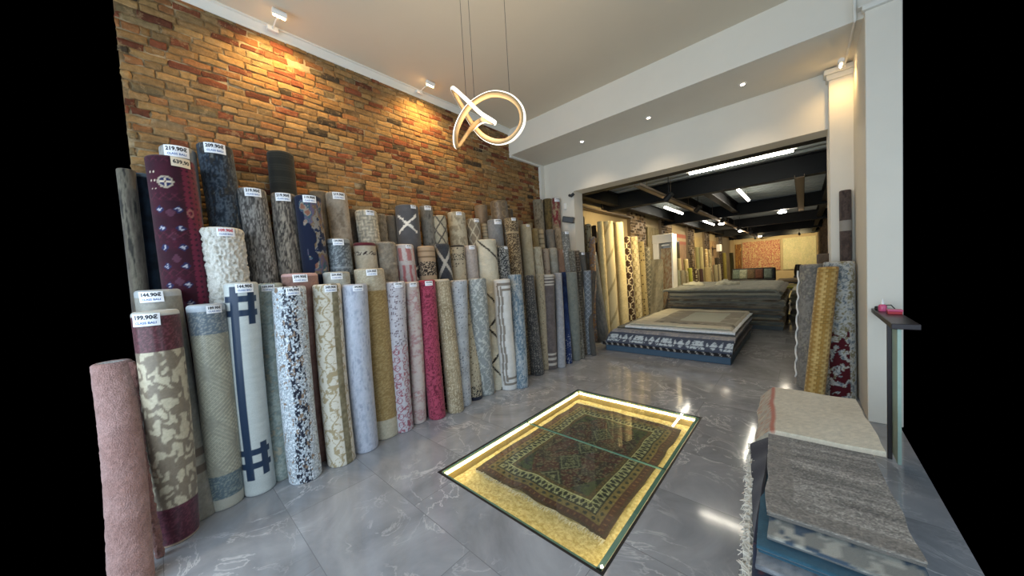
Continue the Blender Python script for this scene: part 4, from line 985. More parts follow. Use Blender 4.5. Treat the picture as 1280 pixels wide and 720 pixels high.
hall('dark brown rolled rug with white trellis lines', 783, 296, 11, trellis('3c281a', 'd8caa4', .16, .3, .012), xt=.68)
hall('cream rolled rug with fine brown trellis lines', 792, 296, 10, trellis('cbbc92', '86744f', .13, .22, .008), xt=.66)
hall('narrow cream rolled rug with dark leaf marks', 801, 302, 8, spots('a39367', '4a3c26', .06, .25), xt=.66)
hall('grey rolled rug with a pale lattice, by the display case', 808, 309, 8, motif('6a6658', '9a947c', .07, 'lattice'), xt=.70)
def drape(lab, x0, x1, y, zt, zb, pat, seed, off=.5):
    n, m = 14, 40; U, V = np.meshgrid(np.linspace(0, x1-x0, n), np.linspace(0, 1, m), indexing='ij')
    X = x0+U; Z = zt-(zt-zb)*V; Yy = y-off*V**1.5*.6+.03*np.sin(U*20+V*3)
    o = solid(np.stack([X, Yy, Z], -1)[::-1], pat(U, V*(zt-zb), zt-zb, seed)[::-1], .03, 'hanging_rug', M_RUG, None, loc=((x0+x1)/2, y, zb)); return tag(o, lab, 'rug')
drape('grey beige rug draped in front of the white display case', .80, 1.12, 9.35, 1.75, .02, abrash(['6c6858', '857f6b', '9a917a'], 6), 5)
# display case
dc = empty('display_case', (1.0, 9.75, 0), 'tall white display case holding a floral rug sample', 'display case')
b = B(); x0, x1, y0, y1 = .78, 1.30, 9.6, 10.0
b.box(x0, x0+.16, y0, y1, 0, 2.42, bev=.008); b.box(x1-.04, x1, y0, y1, 0, 2.42, bev=.006); b.box(x0-.006, x1+.006, y0-.008, y1, 2.2, 2.44, bev=.008); b.box(x0, x1, y0, y1, 0, .1); b.box(x0, x1, y1-.03, y1, 0, 2.4); b.build('cabinet', M_WHITE, dc)
b = B(); b.box(x0+.2, x1-.1, y0+.1, y0+.16, 2.12, 2.16, bev=.005); b.build('lamp', M_WHITE, dc)
slabP = abrash(['a99c80', '9a7a5c', 'b0a68b', '8d6a50', 'a39a80'], 7)
n, m = 12, 40; U, V = np.meshgrid(np.linspace(0, .3, n), np.linspace(0, 1.9, m), indexing='ij')
solid(np.stack([.95+U, 9.72+0*U+.01*np.sin(U*30), 2.05-V], -1)[::-1]-np.array([1.0, 9.75, 0]), slabP(U, V, 1.9, 4)[::-1], .02, 'rug_sample', M_RUG, dc)
# hung rugs between the piers
def wallrug(lab, y0, y1, z0, z1, pat, seed, x=.03, frame=False):
    n, m = 24, 24; V, U = np.meshgrid(np.linspace(0, z1-z0, m), np.linspace(0, y1-y0, n)); 
    P = np.stack([x+.03+.006*np.sin(U*25), y0+U, z1-V], -1)
    return tag(solid(P[::-1], pat(U, V, z1-z0, seed)[::-1], .015, 'wall_rug', M_RUG, None, loc=(x, (y0+y1)/2, z0)), lab, 'rug', 'rugs hung on the left wall of the hall')
wallrug('mottled olive rug hung on the hall wall beyond the display case', 11.3, 12.5, .9, 2.9, abrash(['7b6c48', '93835a', '60553a'], 6), 3)
wallrug('rust and cream rug hung on the hall wall above the pale rolls', 14.3, 16.1, 1.3, 2.85, band(plain('a3805a', '8b6a48'), [(0, .2, 'a0543a'), (.2, .3, 'b09a70'), (.3, .45, '9c5238')]), 4)
wallrug('plain gold cream rug hung further along the hall wall', 17.7, 19.4, 1.3, 2.85, abrash(['a38c58', '93804f', 'ab9866'], 6), 5)
wallrug('floral tan rug hung at the far part of the hall wall', 21.0, 23.2, .9, 2.8, abrash(['9a8250', '7d5a38', 'a8905c'], 5), 6)
tv = empty('wall_screen', (.5, 11.9, 1.75), 'black flat screen on the hall wall past the display case', 'screen')
b = B(); b.box(.42, .47, 12.2, 13.5, 1.72, 2.45, bev=.008); b.build('screen', M_SCREEN, tv); b = B(); b.box(.10, .42, 12.75, 12.95, 2.0, 2.2); b.build('bracket', M_BLACK, tv)
# two tiers of shorter rolls further on
GK = 'short rolls standing in two tiers along the far left wall of the hall'
SR = [('teal green short roll at the front of the far tiers', 841, 338, 7, '4d7362', .8), ('pale grey green short roll beside the teal one', 847, 338, 6, '9a9c84', .8), ('cream short roll third along the far tiers', 853, 338, 6, 'aa9f80', .8),
      ('narrow cream speckled short roll beside the yellow one', 858, 339, 4, 'a89a72', .8), ('bright yellow green short roll in the far tiers', 862, 335, 6, '9a9a3e', .8), ('dark brown short roll with cream marks in the far tiers', 870, 336, 6, '44382a', .8),
      ('dark reddish short roll in the far tiers', 876, 336, 5, '3c2a26', .8), ('wide cream short roll in the far tiers', 884, 334, 9, 'ad9c6c', .8), ('taupe short roll right of the wide cream one', 894, 331, 6, '7b745c', .8), ('slim pale roll right of the taupe one', 899, 330, 3, '9a927a', .8),
      ('dark green upper roll with white dots', 839, 320, 6, '2f4638', .5), ('plain cream upper roll beside the dotted one', 848, 323, 6, 'b0a37c', .5), ('speckled cream upper roll before the brick pier', 857, 324, 6, 'a39468', .5),
      ('pale olive tall upper roll under the rust rug', 871, 309, 5, '8d8a5c', .5), ('cream tall upper roll under the rust rug', 876, 309, 5, 'b0a473', .5), ('brown flecked tall upper roll', 882, 311, 5, '93805a', .5), ('patterned tall upper roll right of the flecked one', 887, 312, 4, '857a5c', .5),
      ('dark upper roll beside the gold hung rug', 896, 322, 6, '3f382c', .5), ('olive upper roll before the far pier', 905, 316, 5, '6d6430', .5), ('dark olive upper roll at the end of the tiers', 914, 316, 5, '3f3c24', .5)]
for lab, u, v, w, c, xt in SR: hall(lab, u, v, w, (spots(c, 'c0b898', .06, .2) if 'dots' in lab or 'marks' in lab or 'fleck' in lab or 'speck' in lab or 'patterned' in lab else plain(c, None, 8)), xt=xt, g=GK, nu=20)
stand_rolls()
# back wall
def backrug(lab, x0, x1, z0, z1, pat, seed):
    n, m = 90, 60; U, V = np.meshgrid(np.linspace(0, x1-x0, n), np.linspace(0, z1-z0, m), indexing='ij')
    P = np.stack([x0+U, YB-.08+.012*np.sin(U*9), z1-V], -1)
    return tag(solid(P[::-1], pat(U, V, z1-z0, seed)[::-1], .02, 'wall_rug', M_RUG, None, loc=((x0+x1)/2, YB-.08, z0)), lab, 'rug', 'large rugs hung on the far back wall')
backrug('large gold rug with crimson abstract streaks hung on the far back wall', .55, 2.75, .75, 2.9, abrash(['a8966a', 'b3a074', '7b3038', 'a8966a', '8a4440', 'b09c70', '6b2832', 'a8966a'], 2.6, (2.6, .8), .6), 3)
backrug('large sage and gold rug hung on the right of the far back wall', 2.9, 4.62, .75, 2.95, abrash(['b0a880', '9a9c80', 'bab08a', 'a9a284'], 4, (1.4, 1), .8), 4)
backrug('narrow amber patterned rug hung at the left of the far back wall', .1, .5, .8, 2.8, abrash(['8a6a34', '5d3a24', 'a3803f'], 4), 5)
# couch-like pile with cushions
cb = B(); cb.box(1.15, 2.95, 19.6, 20.6, 0, .62, bev=.04); cb.box(1.15, 2.95, 20.4, 20.7, .5, 1.15, bev=.06); tag(cb.build('sofa', M_BLACK), 'dark sofa at the far end of the hall with a row of cushions', 'sofa')
for i, (x, c, lab) in enumerate([(1.38, '69776c', 'grey green cushion at the left end of the dark sofa'), (1.68, '9aa08c', 'pale cushion second from left on the dark sofa'), (2.0, '6b5a45', 'brown patterned cushion left of the sofa centre'), (2.32, '6d4a3c', 'reddish brown cushion right of the sofa centre'), (2.68, '77857c', 'grey cushion at the right end of the dark sofa')]):
    n = 20; u = np.linspace(-1, 1, n); UU, WW = np.meshgrid(u, u, indexing='ij'); t = .11*np.sqrt(np.clip((1-UU**4)*(1-WW**4), 0, 1))
    V = []; 
    for s_ in (-1, 1): V.append(np.stack([x+UU*.17*(1-.06*WW**2), 20.18+s_*t+.08*(WW), .86+WW*.24], -1).reshape(-1, 3))
    V = np.concatenate(V); F_ = np.concatenate([gridfaces(n, n), gridfaces(n, n, off=n*n)[:, ::-1]]); K = np.tile(C(c), (len(V), 1))*(.85+.3*vn(V[:, 0]*30, V[:, 2]*30, i))[:, None]
    tag(mkmesh('cushion', V, F_, M_RUG, None, K, loc=(x, 20.18, .62)), lab, 'cushion', 'cushions on the dark sofa')
for i, (x0, x1, y0, y1, z, c, lab) in enumerate([(3.0, 4.0, 16.0, 17.4, .5, '7d7b32', 'yellow olive folded rug on the low table at the far right'), (3.1, 4.3, 18.5, 20, .62, '8b7a5c', 'tan folded rug lying on the far display table')]):
    b = B(); b.box(x0, x1, y0, y1, z-.16, z-.1, bev=.01)
    for a_ in (x0+.04, x1-.08):
        for c_ in (y0+.04, y1-.08): b.box(a_, a_+.04, c_, c_+.04, 0, z-.16)
    tag(b.build('low_table', M_BLACK), ['low black table nearest at the far right of the hall', 'low black display table further back at the right'][i], 'table')
    slab('folded_rug', x0, x1, y0, y1, z, .095, plain(c), lab, None, drop=(.04, .04, .04, 0), seed=140+i, res=.06)
b = B(); b.lathe((3.75, 24, .55), [(.17, 0), (.19, .2), (.15, .5), (.12, .62), (.05, .63)], 16); b.box(3.55, 3.95, 23.8, 24.2, 0, .55, bev=.02); tag(b.build('plant_pot', M_BLACK, smooth=True), 'dark pot on a black plinth before the sage rug at the back', 'pot')
st = empty('speaker', (.3, 21.6, 2.2), 'small white speaker on a bracket near the end of the left hall wall', 'speaker')
b = B(); b.box(.3, .52, 21.5, 21.8, 2.15, 2.55, bev=.02); b.build('body', M_WHITE, st); b = B(); b.box(0, .3, 21.6, 21.7, 2.3, 2.36); b.build('bracket', M_BLACK, st)
# column wall fittings
sp = empty('wall_speaker', (.66, Y2-.02, 2.55), 'small black speaker on the white wall left of the opening', 'speaker')
b = B(); b.box(-.11, .11, -.06, .06, -.055, .055, bev=.012, rot=(.35, 'Z')); bmesh.ops.rotate(b.bm, cent=(0, 0, 0), matrix=Matrix.Rotation(.25, 3, 'Y'), verts=b.bm.verts); bmesh.ops.translate(b.bm, vec=(.66, Y2-.13, 2.55), verts=b.bm.verts); b.build('body', M_BLACK, sp)
b = B(); b.tube([(.66, Y2, 2.57), (.66, Y2-.12, 2.55)], .012, 8); b.box(.63, .69, Y2-.012, Y2, 2.53, 2.61, bev=.003); b.build('bracket', M_BLACK, sp)
b = B(); b.box(.50, .56, Y2-.03, Y2, 2.78, 2.9, bev=.008); tag(b.build('wall_sensor', M_WHITE), 'small white box fixed on the white wall above the black speaker', 'sensor')
b = B(); b.tube([(.64, Y2-.02, 3.03), (.70, Y2-.06, 3.0), (.74, Y2-.03, 3.04)], .028, 8); tag(b.build('cable_bundle', M_BLACK, smooth=True), 'short black cable bundle under the left end of the header', 'cable')

# ================================================================== PILE AT THE LOWER RIGHT
GP = 'flat rugs in the near pile at the lower right'
def greyrug():
    def f(U, V, L, s):
        W = U.max(); n_ = fbm(U*3, V*34, s, 4)*.6+.4*vn(U*260, V*260, s+2)+.12*(fbm(U*2, V*5, s+6, 2)-.5); c = mix(fill(U, C('554f48')), C('a59e93'), (n_-.28)*2.1)
        d = np.minimum(np.minimum(U, 9), np.minimum(V, L-V)); e = plain('6f685f', '7d756b', 40)(U, V, L, s)
        return mix(c, e, ((d < .10) & (d > .0)).astype(float)*.8)*(.8+.4*vn(U*170, V*170, s))[..., None]
    return f
def bluefl():
    return lambda U, V, L, s: mix(mix(fill(U, C('7b7a73')), C('3d4c5a'), ((fbm(U*20, V*20, s, 3) > .52)).astype(float)), C('a09d92'), ((fbm(U*30, V*30, s+5, 2) > .62)).astype(float))
XE = 4.27
def pr(lab, x0, x1, y0, y1, z, th, pat, drop, seed, **k): return slab('flat_rug', x0, x1, y0, y1, z, th, pat, lab, GP, drop=drop, seed=seed, res=k.pop('res', .014), wav=k.pop('wav', .004), wseed=200, kk=k.pop('kk', .35), rot=.055, pivot=(3.83, 1.72), **k)
zp = 0
names = ['bottom rug of the near pile, mottled grey', 'dark teal rug low in the near pile', 'faded beige rug in the lower half of the near pile', 'grey blue rug in the lower half of the near pile', 'brown black rug halfway up the near pile', 'dull cream rug halfway up the near pile', 'dark slate rug above the middle of the near pile', 'muted blue rug above the middle of the near pile']
pc = ['5b5d60', '22424f', '877d6c', '4d6070', '2c2724', '8f8776', '363d47', '3f6078']
for i in range(8):
    zp += .041; pr(names[i], 3.82, XE, 1.41, 3.2, zp, .036, plain(pc[i], None, 10), (.0, 0, .03, 0), 210+i, res=.03)
nv_ = pr('navy rug with rust flowers and white knotted fringe in the near pile', 3.79, XE, 1.41, 3.0, zp+.045, .036, spots(plain('151d33', '1b2540'), '5a2a30', .03, .25), (.02, 0, .03, 0), 220)
zp += .045
cf = pr('silver grey rug whose corner shows above the navy one', 3.80, XE, 1.50, 2.9, zp+.034, .026, abrash(['6f7378', '8a8d90', '5d6168'], 12), (.0, 0, .02, 0), 221); zp += .034
pr('teal blue rug edge showing under the flowered one', 3.805, XE, 1.555, 2.9, zp+.040, .032, plain('24495a', '2f5566', 14), (.01, 0, .02, 0), 222); zp += .040
pr('grey rug with dark blue flowers beneath the top rug', 3.838, XE, 1.60, 2.6, zp+.030, .026, bluefl(), (.0, 0, .02, 0), 223); zp += .030
# dark folded corner and ivory rug rising behind
pr('ivory rug with a patterned rolled edge behind the grey one', 3.86, XE+.05, 2.50, 3.34, zp+.062, .03, ustripe(plain('c2b69e', 'cabfa8', 4), [(0, .10, spots(plain('9a9080', 'aca08c', 30), 'a06a50', .02, .3)), (.10, .12, 'a8644c')]), (.12, .0, .0, .05), 224, kk=.8, mat=M_RUG, wav=.01)
pr('taupe grey rug with fine pale streaks on top of the near pile', 3.830, XE, 1.71, 2.62, zp+.034, .026, greyrug(), (.0, .0, .02, 0), 225, res=.0045)
zt = zp+.034
# slipped navy rug with ragged white fringe hanging down the left side of the pile
n, m = 26, 60; U, V = np.meshgrid(np.linspace(0, 1, n), np.linspace(0, 1, m), indexing='ij')
P = np.stack([3.806-(.095*(1-V)+.006)*U, 2.50-V*.80-.04*U, zt-.028-.06*U-.05*V+.005*np.sin(V*22)], -1)
K = spots(plain('1a1c26', '22242f', 12), '5f2c2a', .05, .25)(U*.3, V*1.0, 1, 6)
sl = tag(solid(P, K, -.012, 'flat_rug', M_RUG, None, loc=(3.8, 1.8, .3)), 'near black rug slipped down the left side of the near pile, with ragged fringe', 'rug', GP)
def fringe(parent, pts, down, n, ln, r=.0035, jit=.02, mat=M_FRINGE, name='fringe', seed=4, clump=False):
    rg = random.Random(seed); b = B()
    for i in range(n):
        f = i/(n-1)*(len(pts)-1); k = min(int(f), len(pts)-2); q = np.array(pts[k])*(1-(f-k))+np.array(pts[k+1])*(f-k)
        d = np.array(down)+np.array([rg.uniform(-jit, jit) for _ in range(3)])*8; d = d/np.linalg.norm(d); l = ln*rg.uniform(.7, 1.15)
        p = [q, q+d*l*.4+np.array([rg.uniform(-jit, jit)*.4 for _ in range(3)]), q+d*l+np.array([rg.uniform(-jit, jit)*.5 for _ in range(3)])]
        b.tube(p, [r, r*(1.6 if clump else 1), r*.5], 5)
    return b.build(name, mat, parent, smooth=True)
tag(fringe(sl, [(3.715, 2.46, .43), (3.74, 2.1, .41), (3.77, 1.7, .37), (3.80, 1.38, .32)], (-.35, 0, -1), 620, .036, .0032, .05, seed=8), 'ragged cream fringe')
front_edge = [(3.85+.48*t, 1.20-.046, zp-.14-.034*0-.07) for t in np.linspace(0, 1, 8)]
tag(fringe(nv_, [(x, 1.365, zp-.118) for x in np.linspace(3.84, XE, 8)], (-.05, -.35, -1), 42, .10, .0055, .02, seed=3, clump=True), 'white knotted fringe')

# ================================================================== COUNTER AT THE RIGHT EDGE
ct = empty('counter', (4.52, 3.9, 0), 'dark topped counter standing against the white column at the right edge', 'counter')
b = B(); b.box(4.425, 4.56, 3.50, 4.43, 1.045, 1.085, bev=.005); b.build('top', M_DESK, ct)
b = B(); b.box(4.43, 4.455, 3.70, 3.725, 0, 1.045, bev=.003); b.build('leg', M_DESK, ct)
b = B(); b.box(4.455, 4.475, 3.52, 3.715, .05, 1.045, bev=.002); b.build('side_panel', M_GREENP, ct)
bt = empty('bottle', (4.47, 4.22, 1.085), 'small pink bottle with a white nozzle on the counter', 'bottle')
b = B(); b.lathe((4.47, 4.22, 1.085), [(.024, 0), (.026, .006), (.026, .045), (.02, .055), (.012, .06)], 20); b.build('body', M_PINK, bt, smooth=True)
b = B(); b.lathe((4.47, 4.22, 1.145), [(.012, 0), (.012, .012), (.008, .02), (.003, .05)], 16); b.build('nozzle', M_WHITE, bt, smooth=True)
bx = empty('tape_box', (4.54, 4.15, 1.085), 'red and pink box lying on the counter beside the bottle', 'box')
b = B(); b.box(4.475, 4.555, 4.02, 4.09, 1.085, 1.107, bev=.004); b.build('body', M_REDP, bx); b = B(); b.box(4.472, 4.558, 4.017, 4.093, 1.107, 1.122, bev=.004); b.build('lid', M_PINK, bx)
b = B(); b.lathe((4.455, 4.31, 1.085), [(.02, 0), (.022, .01), (.022, .03), (.012, .034)], 16); tag(b.build('black_roll', M_BLACK, smooth=True), 'small black tape roll behind the pink bottle on the counter', 'tape')
b = B(); b.tube([(4.44, 4.37, 1.09), (4.50, 4.33, 1.125), (4.53, 4.31, 1.13), (4.55, 4.26, 1.095)], .004, 8); tag(b.build('cable', M_BLACK, smooth=True), 'thin black cable curving over the counter top', 'cable')

# ================================================================== RUG UNDER THE GLASS
def sinkrug():
    nx, ny = 190, 270; W, L = 1.22, 1.72; U, V = np.meshgrid(np.linspace(0, W, nx), np.linspace(0, L, ny), indexing='ij')
    X = 1.80+U+.012*(vn(V*7, U*0, 3)-.5)*2; Y = 1.79+V+.02*(vn(U*6, V*0, 4)-.5)*2; Z = -.104+.008*fbm(U*4, V*4, 3)
    o = solid(np.stack([X, Y, Z], -1), persian()(U, V, L, 3), .008, 'persian_rug', M_RUG, None, loc=(2.41, 2.65, -.112))
    tag(o, 'old dark red and green oriental rug lying under the glass in the floor', 'rug')
    tag(fringe(o, [(1.80+t*W, 1.785+.012*math.sin(t*30), -.104) for t in np.linspace(0, 1, 20)], (0, -1, -.15), 170, .035, .0022, .02, seed=5), 'frayed tan fringe')
    tag(fringe(o, [(1.80+t*W, 3.515, -.104) for t in np.linspace(0, 1, 20)], (0, 1, -.15), 170, .03, .0022, .02, seed=6), 'frayed tan fringe')
sinkrug()
# ================================================================== PENDANT
def catmull(P, n=14):
    P = [np.array(p, float) for p in P]; N = len(P); out = []
    for i in range(N):
        p0, p1, p2, p3 = P[i-1], P[i], P[(i+1) % N], P[(i+2) % N]
        for k in range(n):
            t = k/n; out.append(.5*((2*p1)+(-p0+p2)*t+(2*p0-5*p1+4*p2-p3)*t*t+(-p0+3*p1-3*p2+p3)*t**3))
    return np.array(out)
S3 = lambda x, y: (530+x/3.6, y/3.6)
path = [(128, 398, 2.05), (190, 448, 2.0), (255, 510, 2.0), (318, 552, 2.05), (268, 545, 2.2), (205, 590, 2.28), (148, 662, 2.22), (138, 600, 2.1), (165, 525, 2.1), (215, 462, 2.18), (300, 418, 2.25), (385, 430, 2.3), (440, 485, 2.32), (446, 560, 2.32), (400, 625, 2.3), (335, 645, 2.3), (268, 620, 2.3), (215, 560, 2.3), (175, 490, 2.22)]
W3 = [onp(*S3(x, y), 1, d*.85) for x, y, d in path]
P = catmull(W3, 12); cen = P.mean(0); N_ = len(P)
T = np.roll(P, -1, 0)-np.roll(P, 1, 0); T /= np.linalg.norm(T, axis=1, keepdims=True)
OUT = P-cen; OUT -= (OUT*T).sum(1, keepdims=True)*T; OUT /= np.linalg.norm(OUT, axis=1, keepdims=True)
for _ in range(12): OUT = (OUT+np.roll(OUT, 1, 0)+np.roll(OUT, -1, 0)); OUT -= (OUT*T).sum(1, keepdims=True)*T; OUT /= np.linalg.norm(OUT, axis=1, keepdims=True)
SD = np.cross(T, OUT)
lamp = empty('pendant_lamp', (float(cen[0]), float(cen[1]), H1), 'glowing twisted ring pendant lamp hanging on thin wires from the ceiling', 'lamp')
LO = np.array(lamp.location)
def sweep(name, prof, mat):
    V = np.concatenate([P+OUT*a+SD*b_ for a, b_ in prof]).reshape(len(prof), N_, 3)-LO; m = len(prof)
    F_ = [(i*N_+j, i*N_+(j+1) % N_, ((i+1) % m)*N_+(j+1) % N_, ((i+1) % m)*N_+j) for i in range(m) for j in range(N_)]
    o = mkmesh(name, V.reshape(-1, 3), F_, mat, lamp); bm = bmesh.new(); bm.from_mesh(o.data); bmesh.ops.recalc_face_normals(bm, faces=bm.faces[:]); bm.to_mesh(o.data); bm.free(); return o
sweep('light_strip', [(.003, -.014), (.009, -.0145), (.013, -.009), (.0145, 0), (.013, .009), (.009, .0145), (.003, .014), (.001, 0)], M_LED)
tag(sweep('housing', [(-.030, -.012), (.002, -.016), (.002, .016), (-.030, .012)], simple('cream_housing', 'a88a60', .6)), 'white inner housing')
for i, (k, tx) in enumerate(((12, 0), (110, .03), (132, .09))):
    q = P[min(k, N_-1)]; b = B(); b.tube([tuple(q+OUT[min(k, N_-1)]*.0), (q[0], q[1], H1-.02)], .0016, 6); b.build('wire', M_BLACK, lamp)
b = B(); b.lathe((float(cen[0]), float(cen[1]), H1-.035), [(.15, 0), (.16, .006), (.16, .035)], 32); b.build('ceiling_rose', M_WHITE, lamp, smooth=True)

def lamp_obj(kind, name, loc, energy, color, **k):
    l = bpy.data.lights.new(name, kind); l.energy = energy; l.color = color
    for a, v in k.items(): setattr(l, a, v)
    o = bpy.data.objects.new(name, l); COL.objects.link(o); o.location = loc; return o
def aim(o, tgt): o.rotation_euler = (Vector(tgt)-o.location).to_track_quat('-Z', 'Y').to_euler()
# spotlights on arms washing the brick wall, and one at the pilaster
def armspot(lab, base, head, dirv, parent_name='arm_spotlight', grp='small spotlights on arms'):
    r = empty(parent_name, base, lab, 'spotlight', grp); base = np.array(base, float); head = np.array(head, float); d = np.array(dirv, float); d /= np.linalg.norm(d)
    b = B(); b.box(base[0]-.02, base[0]+.02, base[1]-.045, base[1]+.045, base[2]-.02, base[2]+.02, bev=.005); b.build('base', M_WHITE, r)
    b = B(); b.tube([tuple(base), tuple((base+head)/2+np.array([0, 0, .01])), tuple(head)], .006, 8); b.build('arm', M_WHITE, r)
    b = B(); up = np.array([0, 1.0, 0]) if abs(d[1]) < .8 else np.array([1.0, 0, 0]); side = np.cross(d, up); side /= np.linalg.norm(side)
    p0 = head-up*.055; p1 = head+up*.055
    b.tube([tuple(p0), tuple(p1)], .026, 14); b.build('head', M_WHITE, r, smooth=True)
    b = B(); q = head+d*.028; V = []
    b.tube([tuple(q-up*.048), tuple(q+up*.048)], .010, 8); b.build('lens', M_SPOTE, r, smooth=True)
    return q+d*.03
WARM = (1, .64, .24)
a1 = onp(338, 23, 0, .05); a2 = onp(531, 108, 0, .05)
for lab, y in (('arm spotlight above the brick wall, nearest the front', .97), ('arm spotlight above the brick wall, beside the pendant lamp', 2.62)):
    q = armspot(lab, (.09, y, H1-.055), (.36, y, H1-.05), (-.45, 0, -1))
    l = lamp_obj('SPOT', 'spot_lamp', tuple(q), 75, WARM, spot_size=2.6, spot_blend=.9, shadow_soft_size=.04); aim(l, (.02, y+.05, 3.2))
q = armspot('arm spotlight glowing in front of the pilaster by the column', (4.32, 5.33, 3.70), (4.29, 5.12, 3.66), (0, .5, -1))
l = lamp_obj('SPOT', 'spot_lamp', (4.29, 5.1, 3.60), 12, WARM, spot_size=2.4, spot_blend=1, shadow_soft_size=.03); aim(l, (4.34, 5.4, 2.9))
# pipes on the column top
b = B(); b.tube([(4.34, 4.47, 3.72), (4.34, 4.47, 3.9), (4.36, 4.47, 4.19)], .012, 8); b.tube([(4.34, 5.3, 3.725), (4.34, 4.47, 3.725)], .010, 8); tag(b.build('cable_conduit', M_TRIM, smooth=True), 'thin white conduit running up the beam beside the column', 'conduit')
b = B(); b.box(4.33, 4.42, 4.43, 4.505, 3.93, 4.19, bev=.006); tag(b.build('junction_box', M_TRIM), 'small white junction box above the column by the ceiling', 'box')
# recessed downlights
for lab, x in (('recessed downlight nearest the column in the dropped beam', 3.44), ('recessed downlight in the middle of the dropped beam', 2.32), ('recessed downlight nearest the brick wall in the dropped beam', 1.23)):
    r = empty('downlight', (x, 4.98, H2), lab, 'downlight', 'recessed downlights in the dropped beam')
    b = B(); bm = b.bm
    b.lathe((x, 4.98, H2-.006), [(.042, 0), (.045, .002), (.045, .0065)], 28); b.build('trim_ring', M_WHITE, r, smooth=True)
    b = B(); b.lathe((x, 4.98, H2-.009), [(.022, 0), (.024, .004)], 20); b.build('lens', M_DOWNE, r)
    l = lamp_obj('SPOT', 'downlight_lamp', (x, 4.98, H2-.02), 22, (1, .78, .55), spot_size=1.9, spot_blend=.8, shadow_soft_size=.03); aim(l, (x, 5.1, 0))
# tubes in the hall
def tube(lab, p0, p1, w=.035):
    p0 = np.array(p0); p1 = np.array(p1); r = empty('tube_light', tuple((p0+p1)/2), lab, 'tube light', 'tube lights under the hall ceiling')
    b = B(); b.tube([tuple(p0), tuple(p1)], w*.5, 12); b.build('tube', M_TUBE, r, smooth=True)
    d = (p1-p0)/np.linalg.norm(p1-p0); b = B()
    if abs(d[0]) > .5: b.box(p0[0]-.05, p1[0]+.05, p0[1]-.018, p0[1]+.018, p0[2]+.02, p0[2]+.05, bev=.005)
    else: b.box(p0[0]-.018, p0[0]+.018, p0[1]-.05, p1[1]+.05, p0[2]+.02, p0[2]+.06, bev=.005)
    for f in (.2, .8): q = p0+(p1-p0)*f; b.tube([tuple(q+np.array([0, 0, .05])), (q[0], q[1], 3.47)], .004, 6)
    b.build('fixture', M_WHITE, r)
tube('long white tube light nearest the opening', (2.42, 6.78, 3.25), (3.87, 6.78, 3.25), .05)
tube('white tube light pointing down the hall, near the middle', (2.85, 9.3, 3.25), (2.85, 11.25, 3.25), .06)
tube('white tube light over the left rolls in the hall', (1.0, 10.1, 3.25), (1.0, 11.9, 3.25), .06)
tube('white tube light far down the hall at the left', (1.0, 15, 3.25), (1.0, 17, 3.25), .06)
def trackspot(lab, x, y, tgt, en, col=(1, .78, .42), z=3.0, lit=True):
    r = empty('track_spotlight', (x, y, z+.1), lab, 'spotlight', 'spotlights under the hall beams'); p = np.array([x, y, z]); d = np.array(tgt)-p; d = d/np.linalg.norm(d)
    b = B(); b.tube([tuple(p-d*.09), tuple(p+d*.09)], [.055, .065], 16); b.tube([(x, y, z), (x, y, 3.48)], .008, 8); b.build('head', M_BLACK, r, smooth=True)
    b = B(); b.tube([tuple(p+d*.0905), tuple(p+d*.094)], .05, 16); b.build('lens', M_DOWNE, r, smooth=True)
    l = lamp_obj('SPOT', 'spot_lamp', tuple(p+d*.11), en, col, spot_size=2.1, spot_blend=.8, shadow_soft_size=.05); aim(l, tgt)
trackspot('black spotlight aimed at the pale rolls, nearest the opening', 1.9, 7.3, (.4, 7.8, 1.8), 300)
trackspot('black spotlight aimed at the display case', 1.95, 9.6, (.5, 10.3, 1.7), 230)
trackspot('black spotlight over the far tiers of rolls', 1.95, 13.2, (.2, 14.5, 1.6), 280)
trackspot('black spotlight further down the left of the hall', 1.95, 17.0, (.2, 18.5, 1.6), 280)
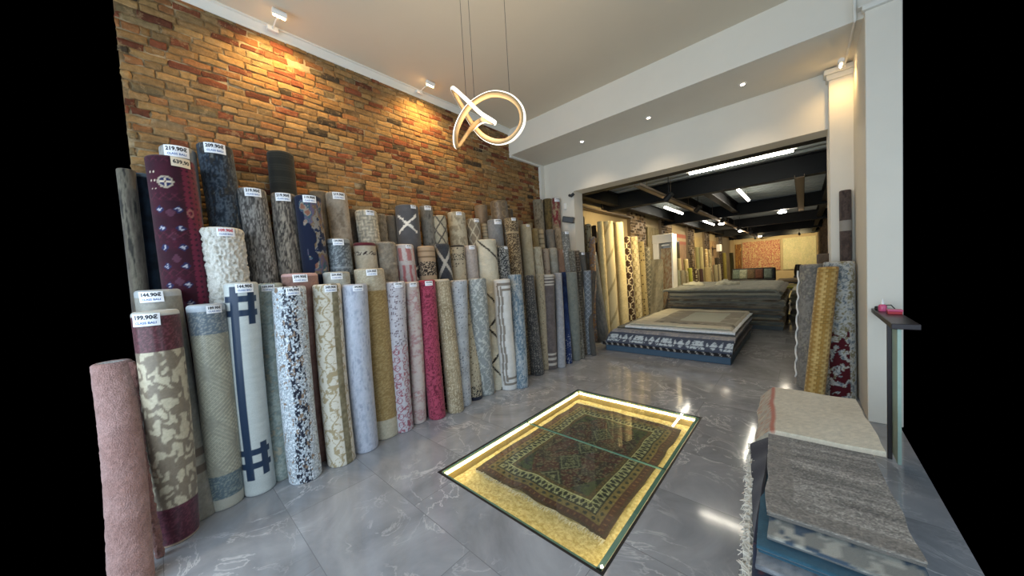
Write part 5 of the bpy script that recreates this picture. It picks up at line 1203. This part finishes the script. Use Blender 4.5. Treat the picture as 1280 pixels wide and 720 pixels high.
trackspot('black spotlight lighting the end of the left hall wall', 1.95, 21.0, (.2, 22.5, 1.6), 240)
trackspot('black spotlight lighting the crimson and gold hung rug', 1.6, 27.0, (1.6, 30, 2.1), 380)
trackspot('black spotlight lighting the sage hung rug', 3.8, 27.0, (3.8, 30, 2.1), 380)
def rnd(lab, x, y, z=3.02, r_=.09, en=45):
    r = empty('round_light', (x, y, z), lab, 'ceiling light', 'round lights under the hall beams')
    b = B(); b.lathe((x, y, z), [(r_*.7, 0), (r_, .02), (r_, .05), (r_*.6, .055)], 20); b.build('diffuser', M_TUBE, r, smooth=True)
    b = B(); b.tube([(x, y, z+.05), (x, y, 3.48)], .01, 8); b.build('stem', M_BLACK, r)
    l = lamp_obj('POINT', 'round_lamp', (x, y, z-.06), en, (1, .88, .7), shadow_soft_size=.08)
rnd('round white light nearest at the right of the hall', 3.48, 13.6, r_=.11); rnd('round white light left of the cable tray', 1.70, 14.4, z=2.96); rnd('round white light further down by the cable tray', 1.62, 20.0); rnd('small round light before the far hung rugs', 1.9, 26.5)
# daylight of the shop front behind the viewer and the general light of the rooms
l = lamp_obj('AREA', 'shop_window_daylight', (2.6, -2.2, 1.8), 290, (.68, .84, 1.0), shape='RECTANGLE', size=5.2, size_y=3.4); aim(l, (2.0, 3.0, .3))
l = lamp_obj('AREA', 'door_daylight', (6.9, 1.3, 1.9), 70, (.66, .83, 1.0), shape='RECTANGLE', size=3, size_y=2.6); aim(l, (1, 2.2, .8))
l = lamp_obj('POINT', 'pendant_glow', tuple(cen), 34, (1, .76, .48), shadow_soft_size=.3)
w = bpy.data.worlds.new('world'); SC.world = w; w.use_nodes = True; w.node_tree.nodes['Background'].inputs[0].default_value = (0, 0, 0, 1); w.node_tree.nodes['Background'].inputs[1].default_value = 0
vs = SC.view_settings; SC.display_settings.display_device = 'sRGB'; vs.view_transform = 'Standard'; vs.look = 'None'; vs.exposure = 0.0; vs.gamma = 1; vs.use_curve_mapping = False
bpy.context.view_layer.update()
